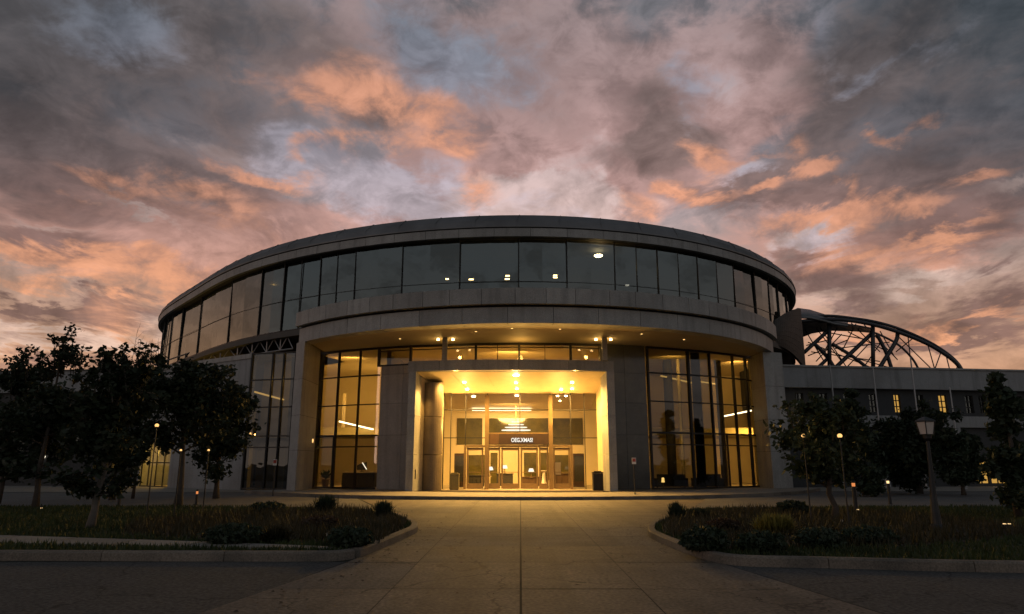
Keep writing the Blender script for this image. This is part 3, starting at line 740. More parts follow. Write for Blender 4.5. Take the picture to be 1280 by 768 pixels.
lamp('lobby_lamp', 'AREA', (10.5, 44.4, 8.2), 110, WARM, 1.2, (11, 50, 4)); lamp('lobby_lamp', 'AREA', (16.2, 47.3, 3.4), 210, WARM, .8, (18.5, 52, 1.5)); lamp('lobby_lamp', 'AREA', (15.2, 47.0, 8.2), 130, WARM, .8, (17.5, 51, 5)); lamp('lobby_lamp', 'AREA', (10.0, 44.2, 3.3), 40, WARM, .6, (10, 50, 1.5))

# illuminated sign over the doors
sg = thing('entrance_sign', 'dark brown sign board with short white lit lettering above the doors', 'sign', (gx(656), YG - .16, ZD + .14))
mb = MB(); x0, x1 = gx(624), gx(687.5); mb.box((x0 + x1) / 2, YG - .16, ZD + .47, x1 - x0, .08, .62); mb.build('board', 'signbrown', sg)
mb = MB(); xb = gx(609.8); mb.box((x0 + xb) / 2 - .005, YG - .15, ZD + .47, x0 - xb - .02, .05, .6); mb.build('side_board', 'wood', sg)
tx = bpy.data.curves.new('lettering', 'FONT'); tx.body = 'OEG.XMAS!'; tx.size = .33; tx.extrude = .01; tx.align_x = 'CENTER'; tx.offset = .008
to = bpy.data.objects.new('lettering_tmp', tx); COL.objects.link(to)
bpy.context.view_layer.update()
me = bpy.data.meshes.new_from_object(to.evaluated_get(bpy.context.evaluated_depsgraph_get())); bpy.data.objects.remove(to)
lo = bpy.data.objects.new('lettering', me); COL.objects.link(lo); me.materials.clear(); me.materials.append(M['e_text']); lo.parent = sg
lo.location = (gx(652.5) - gx(656), -.055, .17); lo.rotation_euler = (PI / 2, 0, 0)
wv = [v.co.x for v in me.vertices]; wd = max(wv) - min(wv); lo.scale = ((gx(665.5) - gx(638.5)) / wd, 1, 1)

# ------------------------------------------------------------------ things in the lobby
cl = thing('chandelier', 'tiered bright chandelier hanging in the entrance lobby above the doors', 'chandelier', (at(645, 535, 46.5).x, 46.5, 0))
cz = at(645, 533, 46.5)
for py, hw in ((527.5, .28), (531, .5), (534.5, .72), (538, .95)):
    mb = MB(); p = at(645, py, 46.5); k = 22
    mb.tube([(cz.x + hw * math.cos(2 * PI * q / k), 46.5 + hw * .6 * math.sin(2 * PI * q / k), p.z) for q in range(k + 1)], .028, 6, False); mb.build('light_ring', 'e_pale', cl)
mb = MB(); mb.tube([(cz.x, 46.5, cz.z - .3), (cz.x, 46.5, 5.42)], .02, 6); mb.build('stem', 'brass', cl)
def desk(name, label, cat, px0, px1, ptop, Y, mat, depth=.9):
    p, q = at(px0, ptop, Y), at(px1, ptop, Y); t = thing(name, label, cat, ((p.x + q.x) / 2, Y, .15))
    w = q.x - p.x; h = p.z - .15; cxm = (p.x + q.x) / 2
    mb = MB(); mb.box(cxm, Y, .15 + (h - .06) / 2, w - .1, depth - .1, h - .06)
    for k in range(4): mb.box(p.x + w * (k + .5) / 4, Y - depth / 2 + .03, .15 + h * .45, w / 4 - .08, .05, h * .7)
    mb.build('body', mat, t)
    mb = MB(); mb.box(cxm, Y, .15 + h - .03, w, depth, .06); mb.build('top', mat if name != 'reception_desk' else 'cream', t); return t
desk('reception_desk', 'dark reception desk with pale top behind the left window', 'desk', 429, 471, 590, 45.2, 'black2')
mt = thing('monitor', 'computer monitor with a bright edge on the reception desk', 'monitor', (at(452, 590, 45.2).x, 45.2, at(452, 590, 45.2).z))
mx_, mz_ = at(452, 590, 45.2).x, at(452, 590, 45.2).z
mb = MB(); mb.prism([(mx_ - .3, 45.15), (mx_ + .28, 45.3), (mx_ + .27, 45.36), (mx_ - .31, 45.21)], [mz_ + .12] * 4, [mz_ + .42, mz_ + .62, mz_ + .62, mz_ + .42]); mb.build('screen_back', 'black', mt)
mb = MB(); mb.lathe((mx_, 45.26, mz_), [(.14, 0), (.13, .02), (.03, .04), (.03, .2)], 12); mb.build('foot', 'black', mt)
mb = MB(); mb.bar((mx_ + .02, 45.2, mz_ + .58), (mx_ + .3, 45.27, mz_ + .15), .07, .05); mb.build('screen_edge', 'e_pale', mt)
def planter(px, py, Y, label):
    p = at(px, py, Y); t = thing('potted_plant', label, 'potted plant', (p.x, Y, .15))
    mb = MB(); mb.lathe((p.x, Y, .15), [(.17, 0), (.25, .45), (.26, .5), (.2, .5)], 14); mb.build('pot', 'wood', t)
    mb = MB(); r = random.Random(3)
    for k in range(140):
        a = r.uniform(0, 2 * PI); e = r.uniform(.2, 1.4); L_ = r.uniform(.25, .7); b = Vector((p.x, Y, .65)); tip = b + Vector((math.cos(a) * math.cos(e), math.sin(a) * math.cos(e), math.sin(e))) * L_
        s = Vector((-math.sin(a), math.cos(a), 0)) * .05; m_ = b.lerp(tip, .6) + Vector((0, 0, .06)); mb.quad(b, m_ - s, tip, m_ + s)
    mb.build('foliage', 'leaf3', t)
planter(407, 600, 45.0, 'dark potted plant behind the far left pane of the lobby window')
def sofa(px0, px1, Y, label):
    p, q = at(px0, 600, Y), at(px1, 600, Y); w = q.x - p.x; c = (p.x + q.x) / 2
    t = thing('lobby_sofa', label, 'sofa', (c, Y, .15), 'dark sofas behind the right windows')
    mb = MB(); mb.box(c, Y, .42, w - .36, .8, .24); mb.build('seat', 'black2', t)
    mb = MB(); mb.box(c, Y - .42, .6, w - .36, .16, .75); mb.build('backrest', 'black2', t)
    for s in (-1, 1):
        mb = MB(); mb.box(c + s * (w / 2 - .09), Y, .48, .18, .95, .5); mb.build('armrest', 'black2', t)
        mb = MB(); mb.box(c + s * (w / 2 - .2), Y - .3, .2, .08, .08, .12); mb.build('leg', 'black', t)
sofa(816, 858, 44.0, 'long dark sofa behind the first right window beside the polished panel'); sofa(866, 902, 44.6, 'dark sofa behind the middle right windows next to the dark column')
tl = thing('table_lamp', 'small glowing table lamp among the dark sofas at right', 'lamp', (at(829, 606, 43.2).x, 43.2, .15))
p = at(829, 606, 43.2); mb = MB(); mb.lathe((p.x, 43.2, .15), [(.12, 0), (.03, .05), (.03, .35)], 10); mb.build('base', 'brass', tl)
mb = MB(); mb.lathe((p.x, 43.2, .5), [(.1, 0), (.07, .28)], 12); mb.build('shade', 'e_soft', tl)
po_ = thing('poster_stand', 'white poster on a stand inside the right hand doors', 'poster stand', (at(696, 586, 44).x, 44, .15))
p = at(696, 586, 44); mb = MB(); mb.box(p.x, 44, p.z, .5, .03, .75); mb.build('poster', 'white', po_)
mb = MB(); mb.bar((p.x, 44.06, .15), (p.x, 44.06, p.z), .04); mb.box(p.x, 44.06, .17, .4, .3, .03); mb.build('stand', 'black', po_)
desk('ticket_counter', 'long dark counter with cream front seen through the centre doors', 'counter', 652, 686, 596, 48.0, 'wood')
desk('display_table', 'low dark display table seen through the left hand door', 'table', 586, 606, 594, 47.0, 'black2')
desk('side_table', 'dark side table behind the right hand glass panel', 'table', 693, 728, 592, 47.5, 'wood')
fg = thing('flower_urn', 'pale empty pedestal urn behind the narrow right door', 'urn', (at(680, 600, 46).x, 46, .15))
p = at(680, 600, 46); mb = MB(); mb.lathe((p.x, 46, .15), [(.26, 0), (.2, .1), (.12, .45), (.09, .95)], 16); mb.build('urn', 'white', fg)
mb = MB(); mb.lathe((p.x, 46, 1.1), [(.05, 0), (.2, .04), (.24, .09)], 14); mb.build('rim', 'white', fg)
for px, py, Y, lab in ((613, 586, 46.6, 'small lit lamp on the low table behind the left hand door'), (631, 584, 47.8, 'small lit lamp left of centre behind the entrance doors'), (664, 588, 47.6, 'small lit lamp on the long counter behind the centre doors'), (718, 586, 47.2, 'small lit lamp on the side table behind the right glass panel')):
    p = at(px, py, Y); t = thing('table_lamp', lab, 'lamp', (p.x, Y, p.z - .5)); mb = MB(); mb.lathe((p.x, Y, p.z - .5), [(.13, 0), (.03, .05), (.03, .42)], 10); mb.build('base', 'brass', t)
    mb = MB(); mb.lathe((p.x, Y, p.z - .1), [(.2, 0), (.12, .22)], 12); mb.build('shade', 'e_pale', t)
desk('console_table', 'narrow dark console table left of centre behind the doors', 'table', 620, 642, 592, 47.9, 'black2', .5)
for px, Y, lab in ((575, 45.5, 'tall dark display cabinet behind the far left glass of the entrance'), (723, 45.8, 'tall dark display cabinet behind the far right glass of the entrance')):
    p = at(px, 580, Y); t = thing('display_cabinet', lab, 'cabinet', (p.x, Y, .15)); mb = MB(); mb.box(p.x, Y, 1.2, .7, .5, 2.1); mb.build('body', 'wood', t)
    for z in (.7, 1.25, 1.8): mb = MB(); mb.box(p.x, Y - .24, z, .6, .06, .04); mb.build('shelf', 'brass', t)
    mb = MB(); mb.box(p.x, Y - .262, 1.3, .58, .02, 1.6); mb.build('glass_front', 'polished', t)
def bin_(px, pyb, pyt, Y, wpx, label, mat):
    p, q = at(px, pyb, Y), at(px, pyt, Y); w = wpx / FPX * Y
    t = thing('litter_bin', label, 'litter bin', (p.x, Y, .15)); h = max(q.z - .15, .8)
    mb = MB(); mb.prism([(p.x - w/2, Y - w/2), (p.x + w/2, Y - w/2), (p.x + w/2, Y + w/2), (p.x - w/2, Y + w/2)], .19, .15 + h - .1)
    for k in range(5): mb.box(p.x - w * .4 + w * .2 * k, Y - w / 2 - .008, .15 + h * .47, w * .12, .02, h * .7)
    mb.build('body', mat, t)
    mb = MB(); mb.box(p.x, Y, .15 + h - .05, w * 1.06, w * 1.06, .08); mb.box(p.x, Y, .15 + h + .02, w * .7, w * .7, .05); mb.build('lid', mat, t)
    mb = MB(); mb.box(p.x, Y, .17, w * .9, w * .9, .04); mb.build('plinth', 'black', t)
bin_(568, 611, 592, 40.9, 11, 'olive square litter bin beside the left glass of the entrance', 'bin'); bin_(747.5, 612, 590, 39.6, 12, 'black square litter bin against the right wall of the entrance', 'black')

# ================================================================== LEFT: glass bay, stone wing, railing and truss
LW = thing('stone_wing', 'grey stone wing with a tall glass bay left of the portal', 'building', (-18, 46, 0))
def cutwall(mb, a, b, z0, z1, th, holes=()):         # straight wall from a to b, outside to its right; holes as (u0, u1, z0, z1)
    a = Vector(a); b = Vector(b); L_ = (b - a).length; d = (b - a) / L_; nrm = Vector((-d.y, d.x)) * th
    us = sorted({0, L_, *[h[0] for h in holes], *[h[1] for h in holes]})
    for u0, u1 in zip(us[:-1], us[1:]):
        zs = [(z0, z1)]
        for h in holes:
            if h[0] <= u0 + 1e-6 and h[1] >= u1 - 1e-6:
                nz = []
                for s0, s1 in zs:
                    if h[2] > s0: nz.append((s0, min(h[2], s1)))
                    if h[3] < s1: nz.append((max(h[3], s0), s1))
                zs = [z for z in nz if z[1] - z[0] > 1e-4]
        for s0, s1 in zs:
            p, q = a + d * u0, a + d * u1
            mb.prism([tuple(p), tuple(q), tuple(q + nrm), tuple(p + nrm)], s0, s1)
    return a, d
A0, A1 = (-27.6, 51.5), (-16.95, 44.4)
def lpx(px, py):
    d = ray(px, py); a = Vector(A0); dd = (Vector(A1) - a).normalized(); lo, hi = 0.0, (Vector(A1) - a).length
    for _ in range(50):
        m_ = (lo + hi) / 2; p = a + dd * m_
        if p.x / p.y < d.x / d.y: lo = m_
        else: hi = m_
    return (lo + hi) / 2
DU0, DU1 = lpx(174, 590), lpx(211, 590)
H_LW = 8.3
mb = MB(); cutwall(mb, A0, A1, 0.012, H_LW, .4, [(10.2, 11.6, 5.6, 6.9), (DU0, DU1, .012, 3.3)]); wall = mb.build('wall', 'stone3', LW)
mb = MB(); cutwall(mb, (A0[0] - .05, A0[1] - .1), (A1[0] + .03, A1[1] - .1), H_LW, H_LW + .3, .6); mb.build('coping', 'stone', wall)
def on(a, b, u, z, off=0.0):
    a = Vector(a); b = Vector(b); d = (b - a).normalized(); nrm = Vector((-d.y, d.x)); p = a + d * u + nrm * off; return Vector((p.x, p.y, z))
def fwindow(parent, a, b, u0, u1, z0, z1, mat, off=.2, nx=2, nz=2, fmat='mull', name='window'):
    g = MB(); g.quad(on(a, b, u0, z0, off), on(a, b, u1, z0, off), on(a, b, u1, z1, off), on(a, b, u0, z1, off)); w = g.build(name, mat, parent)
    fr = MB()
    for k in range(nx + 1): u = u0 + (u1 - u0) * k / nx; fr.bar(on(a, b, u, z0, off - .03), on(a, b, u, z1, off - .03), .07, .07)
    for k in range(nz + 1): z = z0 + (z1 - z0) * k / nz; fr.bar(on(a, b, u0, z, off - .03), on(a, b, u1, z, off - .03), .06, .07)
    fr.build('window_frame', fmat, w); return w
fwindow(LW, A0, A1, 10.2, 11.6, 5.6, 6.9, 'g_up', nx=1, nz=1)
fwindow(LW, A0, A1, DU0, DU1, .05, 3.3, 'g_low', nx=4, nz=2)
for px, py in ((186, 533),):
    pass
lr = MB(); lr.prism([(-27, 52.5), (-17, 46), (-15, 49), (-24, 58)], .0, .02); lr.build('floor', 'floor_in', LW)
lr = MB(); cutwall(lr, (-26.2, 54.5), (-18, 48.8), .02, 6, .2); lr.build('back_wall', 'cream', LW)
lamp('wing_lamp', 'POINT', (-24.6, 51.6, 2.6), 330, (1, .6, .12), .3)
# glass bay between the wing and the portal
G0, G1 = (-16.85, 44.35), (-12.55, 43.2)
gl_x = [0, 1.55, 2.35, 3.2, 4.4]
for k, (u0, u1) in enumerate(zip(gl_x[:-1], gl_x[1:])):
    g = MB(); g.quad(on(G0, G1, u0, .05), on(G0, G1, u1, .05), on(G0, G1, u1, H_LW + .25), on(G0, G1, u0, H_LW + .25)); w = g.build('window', 'g_bay', LW)
    fr = MB(); fr.bar(on(G0, G1, u0, .05, -.05), on(G0, G1, u0, H_LW + .3, -.05), .09, .12)
    for z in (.1, 2.6, 3.3, 5.1, 6.85, H_LW + .27): fr.bar(on(G0, G1, u0, z, -.05), on(G0, G1, u1, z, -.05), .08, .07)
    fr.build('window_frame', 'mull', w)
mb = MB(); cutwall(mb, (-17.2, 47.5), (-12.9, 46.6), .02, 8.5, .2); mb.build('bay_back_wall', 'olive', LW)
mb = MB(); p = on(G0, G1, 2.6, 0, 1.0); mb.lathe((p.x, p.y, 0), [(.3, .02), (.3, 8.4)], 16); mb.build('column', 'gap', LW)
mb = MB(); mb.prism([(-17.0, 44.9), (-12.8, 43.9), (-12.8, 47), (-17.2, 47.8)], 2.7, 3.2); mb.build('bay_floor', 'dark_in', LW)
mb = MB(); mb.prism([(-17.0, 44.55), (-12.7, 43.4), (-11.6, 47.5), (-14.5, 50), (-19, 52), (-21, 49.5)], 8.5, 8.6); mb.build('bay_roof', 'roof', LW)
lamp('wing_lamp', 'POINT', (-14.2, 45.6, 7.0), 45, (1, .56, .13), .3)
p = at(313, 543, 44.2); mb = MB(); mb.lathe((p.x, p.y, p.z), [(.03, -.12), (.06, 0), (.04, .1)], 10); mb.build('wall_lamp', 'e_globe', LW); lamp('wing_lamp', 'POINT', (p.x, p.y - .25, p.z), 5, WARM, .05)
p = at(390, 551, 41.2); mb = MB(); mb.lathe((p.x + .05, p.y, p.z), [(.03, -.12), (.05, 0), (.04, .1)], 10); mb.build('wall_sconce', 'e_globe', B)
# roof deck railing and steel truss that follow the drum
rl = thing('roof_truss', 'light steel roof truss and handrail curving under the upper windows at left', 'truss', (-20, 49, H_LW + .3))
def trail(px, y): 
    t = drum_t(px, 440, .9); q = drum(t, .9); return Vector((q.x, q.y, 0))
top = [(310 + k * 0, 0) for k in range(0)]
cp = []
for px in (236, 256, 276, 297, 315, 333, 350, 366):
    q = trail(px, 0); cp.append(Vector((q.x, q.y, 9.55)))
mb = MB(); mb.tube(cp, .07, 8); mb.build('top_chord', 'steel', rl)
bc = [Vector((q.x, q.y, 8.72)) for q in cp]
mb = MB(); mb.tube(bc, .05, 8); mb.build('bottom_chord', 'steel_light', rl)
for k in range(len(cp) - 1):
    mb = MB(); mb.tube([cp[k], bc[k]], .045, 6); m_ = cp[k].lerp(cp[k + 1], .5); mb.tube([bc[k], m_], .035, 6); mb.tube([m_, bc[k + 1]], .035, 6); mb.build('web', 'steel_light', rl)
hp = [at(x_, y_, 52.5 + (258 - x_) * .09) for x_, y_ in ((130, 474), (180, 461), (205, 452), (232, 443), (258, 434))]
mb = MB(); mb.tube(hp, .06, 8); mb.build('handrail', 'steel', rl)
for x_, y_ in ((186, 459), (207, 451), (232, 443), (258, 434)):
    p = at(x_, y_, 52.5 + (258 - x_) * .09); mb = MB(); mb.tube([(p.x, p.y, H_LW), p], .04, 6); mb.build('post', 'steel', rl)
p = at(258, 403, 52.4); mb = MB(); mb.tube([(p.x, p.y, H_LW), (p.x, p.y, p.z)], .035, 6); mb.build('mast', 'steel', rl)
# low wing far left
FW = thing('low_wing', 'long dark flat roofed wing behind the trees at far left', 'building', (-50, 58, 0))
F0, F1 = (-110, 60.0), (-27.7, 51.8)
UL = (Vector(F1) - Vector(F0)).length
def upx(px, py=560):                                  # position along the low wing seen in that column
    d = ray(px, py); lo, hi = 0, UL; a = Vector(F0); dd = (Vector(F1) - a) / UL
    for _ in range(50):
        m_ = (lo + hi) / 2; p = a + dd * m_
        if p.x / p.y < d.x / d.y: lo = m_
        else: hi = m_
    return (lo + hi) / 2
def zpx(py, Y): return at(640, py, Y).z
hw = zpx(469, 54.5)
wins = [(upx(62, 518) - .25, upx(62, 518) + .35, zpx(527, 55), zpx(511, 55), 'e_win'), (upx(20, 540) - 1, upx(20, 540) + .8, 2.4, 4.4, 'g_up'), (upx(100, 540) - .8, upx(100, 540) + .8, 2.4, 4.4, 'g_up'), (upx(140, 540) - .8, upx(140, 540) + .8, 2.4, 4.4, 'g_up'), (upx(-60, 540) - .8, upx(-60, 540) + .8, 2.4, 4.4, 'g_up')]
mb = MB(); cutwall(mb, F0, F1, .012, hw - 1.6, .4, [w[:4] for w in wins]); fw = mb.build('wall', 'wing_shaded', FW)
mb = MB(); cutwall(mb, (F0[0], F0[1] - .25), (F1[0], F1[1] - .25), hw - 1.6, hw, .9); mb.build('parapet', 'stone3', FW)
mb = MB(); cutwall(mb, (F0[0], F0[1] - .3), (F1[0], F1[1] - .3), hw, hw + .12, 1.1); mb.build('coping', 'soffit_dark', FW)
mb = MB(); mb.prism([(-110, 61), (-27.6, 52.8), (-20, 66), (-110, 75)], 0, hw - .3); mb.build('body', 'stone3', FW)
for w in wins: fwindow(FW, F0, F1, *w[:4], w[4], nx=2, nz=2)
for px, py in ((26, 578), (57, 571.5), (82, 547)):
    u = upx(px, py); z = zpx(py, 54.6); p = on(F0, F1, u, z, -.12); mb = MB(); mb.lathe((p.x, p.y, p.z), [(.03, -.1), (.08, 0), (.05, .1)], 10); mb.build('wall_lamp', 'e_dot' if px != 57 else 'e_pale', FW)
# lit entrance of the wing at left (behind the third tree)
p = at(193, 590, 49.0)

# ================================================================== RIGHT WING
RW = thing('right_wing', 'long two storey wing with pale stone bands right of the portal', 'building', (30, 50, 0))
R0, R1 = (18.6, 49.0), (80, 58)
ULr = (Vector(R1) - Vector(R0)).length
def rpx(px, py):
    d = ray(px, py); lo, hi = 0, ULr; a = Vector(R0); dd = (Vector(R1) - a) / ULr
    for _ in range(50):
        m_ = (lo + hi) / 2; p = a + dd * m_
        if p.x / p.y < d.x / d.y: lo = m_
        else: hi = m_
    return (lo + hi) / 2
def rz(px, py):
    u = rpx(px, py); p = on(R0, R1, u, 0); return at(px, py, p.y).z
z_top, z_b1, z_b2, z_b3 = rz(1100, 462), rz(1100, 487), rz(1100, 520), rz(1100, 534)
mb = MB(); cutwall(mb, (R0[0], R0[1] - .5), (R1[0], R1[1] - .5), z_b1, z_top, .9); mb.build('upper_band', 'stone3', RW)
mb = MB(); cutwall(mb, (R0[0] + .02, R0[1] - .6), (R1[0], R1[1] - .6), z_top, z_top + .12, 1.1); mb.build('coping', 'stone', RW)
mb = MB(); cutwall(mb, (R0[0], R0[1] - .35), (R1[0], R1[1] - .35), z_b3, z_b2, .7); mb.build('lower_band', 'stone3', RW)
wl = [(1122, 8, 'e_win'), (1179, 10, 'e_win'), (1247, 7, 'e_win'), (1000, 10, 'g_up'), (1030, 10, 'g_up'), (1060, 10, 'g_up'), (1092, 10, 'g_up'), (1150, 10, 'g_up'), (1212, 10, 'g_up'), (1228, 8, 'g_up'), (1275, 8, 'g_up'), (1310, 9, 'g_up')]
hol = []
for px, w, m_ in wl:
    u0, u1 = rpx(px - w / 2, 505), rpx(px + w / 2, 505); hol.append((u0, u1, z_b2 + .25, z_b1 - .35, m_))
low = [(rpx(1219, 590), rpx(1236, 590), .2, rz(1225, 572), 'e_win'), (rpx(1238, 590), rpx(1257, 590), .2, rz(1245, 580), 'e_win'), (rpx(1060, 590), rpx(1085, 590), .2, 2.8, 'g_up'), (rpx(1120, 590), rpx(1150, 590), .2, 2.8, 'g_up'), (rpx(1180, 590), rpx(1205, 590), .2, 2.8, 'g_up'), (rpx(1010, 590), rpx(1035, 590), .2, 2.8, 'g_up')]
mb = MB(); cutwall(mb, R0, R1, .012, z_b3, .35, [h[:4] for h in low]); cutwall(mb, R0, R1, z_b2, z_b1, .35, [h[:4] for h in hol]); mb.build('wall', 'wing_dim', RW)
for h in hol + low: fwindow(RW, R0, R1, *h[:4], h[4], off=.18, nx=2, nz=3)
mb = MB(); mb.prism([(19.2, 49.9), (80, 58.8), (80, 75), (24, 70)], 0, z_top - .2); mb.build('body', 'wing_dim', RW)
ps = [at(1130, 463, 54.5), at(1189, 461, 54.5)]
mb = MB(); mb.prism([(ps[0].x, 54.5), (ps[1].x, 55.5), (ps[1].x, 60), (ps[0].x, 60)], z_top - .2, at(1130, 460, 54.5).z); mb.build('penthouse', 'steel', RW)
q0, q1 = at(1043, 473, 53.5), at(1070, 461, 53.5)
mb = MB(); mb.prism([(q0.x - .6, 53.6), (q1.x + 1.6, 54.0), (q1.x + 1.6, 57), (q0.x - .6, 57)], z_top - .2, q1.z + .08); mb.build('rooftop_lantern', 'steel', RW)
fr = MB(); fr.quad((q0.x, 53.56, q0.z), (q1.x - .2, 53.7, q0.z), (q1.x - .2, 53.7, q1.z), (q0.x, 53.56, q1.z)); w = fr.build('window', 'e_win', RW)
fr = MB()
for k in range(5): x = q0.x + (q1.x - .2 - q0.x) * k / 4; fr.bar((x, 53.5 + k * .035, q0.z), (x, 53.5 + k * .035, q1.z), .07)
fr.build('window_frame', 'mull', w)
for px, py, mt_ in ((999, 510, 'e_warm'), (1215, 552, 'e_dot'), (1237, 585, 'e_warm'), (1185, 586, 'e_pale'), (1211, 557, 'e_pale')):
    u = rpx(px, py); p = on(R0, R1, u, rz(px, py), -.45); mb = MB(); mb.lathe((p.x, p.y, p.z), [(.03, -.1), (.075, 0), (.05, .1)], 10); mb.build('wall_lamp', mt_, RW)
for px in (1193, 1098):
    u = rpx(px, 560); p = on(R0, R1, u, 0, -.25); mb = MB(); mb.box(p.x, p.y, z_b3 / 2, .55, .5, z_b3 - .02, .14); mb.build('pier', 'stone3', RW)

# curved cladding between drum and arch
cw_ = thing('curved_screen_wall', 'curved bronze clad wall between the portal and the open arch', 'wall', (19, 50, 5))
mb = MB(); NU, NV = 16, 8; i0 = 0
tp_ = [(968, 401), (976, 395), (984, 391), (992, 388), (1000, 387)]; 
for k in range(NU + 1):
    f_ = k / NU; px = 966 + 37 * f_; Y = 47.6 + 2.6 * f_ ** 1.5
    pt_ = 402 - 16 * math.sin(f_ * PI / 2); pb = 432 + 30 * f_ ** 2
    for j in range(NV + 1):
        g = j / NV; p = at(px + 6.5 * g * f_ - 3.0 * f_, pt_ + (pb - pt_) * g, Y - .35 * math.sin(g * PI * .8)); mb.v.append(tuple(p))
vs = [Vector(v) for v in mb.v]; mb = MB(); bk = MB()
for k in range(NU):
    for j in range(NV):
        a = k * (NV + 1) + j; q = [vs[a], vs[a + 1], vs[a + NV + 2], vs[a + NV + 1]]; bk.quad(*[v + Vector((.02, .3, 0)) for v in q])
        c = sum(q, Vector()) / 4; e0 = .97 if k % 2 else 1.0
        mb.quad(*[c + (v - c) * .985 for v in q])
o = mb.build('cladding', 'arch_clad', cw_); sd = o.modifiers.new('thick', 'SOLIDIFY'); sd.thickness = .06; sd.offset = 1
bk.build('backing', 'gap', o)
mb = MB(); p = at(985, 470, 50.5); mb.prism([(17.6, 47.8), (20.6, 50.4), (20.6, 53), (17.6, 53)], 5.6, z_top + 2.2); mb.build('dark_base', 'gap', cw_)
# open lattice arch
AR = thing('lattice_arch', 'open steel lattice arch with curved ribs above the right wing', 'arch structure', (28, 54, 8))
YA = 54.0
def tubepx(pts, r, Y, name, mat='arch', n=8, sm_=True):
    P = [at(x, y, (Y[k] if hasattr(Y, '__len__') else Y)) for k, (x, y) in enumerate(pts)]
    if len(P) > 2:
        Q = []
        for i in range(len(P) - 1):
            p0, p1, p2, p3 = P[max(i - 1, 0)], P[i], P[i + 1], P[min(i + 2, len(P) - 1)]
            for k in range(5):
                t = k / 5; Q.append(.5 * ((2 * p1) + (p2 - p0) * t + (2 * p0 - 5 * p1 + 4 * p2 - p3) * t * t + (3 * p1 - p0 - 3 * p2 + p3) * t ** 3))
        P = Q + [P[-1]]
    mb = MB(); mb.tube(P, r, n); return mb.build(name, mat, AR, smooth=True)
tubepx([(999, 402), (1036, 399.5), (1062, 401), (1091, 406), (1122, 415), (1157, 429), (1181, 443), (1196, 455), (1204, 467)], .15, YA, 'arch_rib')
tubepx([(1000, 396), (1036, 395), (1066, 398), (1096, 403), (1126, 412), (1160, 427), (1184, 442), (1198, 455), (1205, 467)], .12, YA + 1.5, 'arch_rib')
tubepx([(1004, 420), (1040, 408), (1080, 412), (1118, 428), (1140, 448), (1150, 466)], .1, YA + 7, 'arch_rib')
tubepx([(1122, 414), (1121, 424), (1114, 437), (1105, 451), (1096, 466)], .16, YA + .4, 'arch_rib')
# vaulted roof piece at the left end of the arch
mb = MB(); prof1 = [(985, 391), (997, 385), (1012, 387), (1028, 392), (1044, 398), (1060, 402)]; 
for k, (x, y) in enumerate(prof1):
    for j in range(5): p = at(x, y + j * .0, YA + 6 - j * 1.6); q = at(x, y + 13 - k * 1.6, YA - .3); f_ = j / 4; mb.v.append(tuple(Vector(p).lerp(q, f_ ** 1.4)))
for k in range(5):
    for j in range(4): a = k * 5 + j; mb.f.append((a, a + 1, a + 6, a + 5))
o = mb.build('vault_roof', 'roof', AR, smooth=True); sd = o.modifiers.new('thick', 'SOLIDIFY'); sd.thickness = .15
mb = MB(); 
P = [at(1000, 402, YA + .1), at(1036, 402, YA + .1), at(1070, 406, YA + .1), at(1091, 410, YA + .1)]; Q = [at(1000, 418, YA + 4), at(1036, 412, YA + 4), at(1070, 413, YA + 4), at(1091, 415, YA + 4)]
for a, b, c, d in zip(P[:-1], P[1:], Q[1:], Q[:-1]): mb.quad(a, b, c, d)
o = mb.build('arch_ceiling', 'arch', AR); sd = o.modifiers.new('thick', 'SOLIDIFY'); sd.thickness = .12
for a, b, r in (((1005, 441), (1037, 412), .15), ((1043, 461), (1091, 416), .16), ((1040, 430), (1092, 467), .14), ((1018, 430), (1044, 462), .16), ((1096, 418), (1116, 466), .15), ((1012, 470), (1036, 447), .14)):
    tubepx([a, ((a[0] + b[0]) / 2 + 1.5, (a[1] + b[1]) / 2 - 1.5), b], r, YA + .5, 'brace')
for px, y0 in ((1036.5, 404), (1091, 407)):
    tubepx([(px, y0), (px + .5, 468)], .16, YA + .2, 'arch_column')
for a, b in (((1010, 428), (1090, 460)), ((1014, 440), (1100, 452)), ((1024, 408), (1062, 465)), ((1050, 404), (1030, 440)), ((1070, 405), (1052, 440)), ((1080, 406), (1122, 450)), ((1122, 420), (1165, 462)), ((1135, 421), (1140, 466)), ((1140, 424), (1120, 440)), ((1160, 432), (1169, 464)), ((1176, 441), (1167, 466)), ((1183, 446), (1188, 466)), ((1197, 458), (1193, 467)), ((1150, 424), (1135, 418)), ((1010, 445), (1060, 425)), ((1030, 415), (1085, 425)), ((1060, 415), (1110, 440)), ((1100, 430), (1075, 466)), ((1006, 412), (1030, 452)), ((1020, 410), (1052, 452)), ((1064, 404), (1100, 440)), ((1020, 452), (1052, 418)), ((1056, 462), (1086, 430)), ((1100, 414), (1118, 446)), ((1070, 448), (1120, 462)), ((1008, 432), (1040, 424)), ((1044, 436), (1112, 428))):
    tubepx([a, b], .045, YA + 2.5, 'strut', n=6)
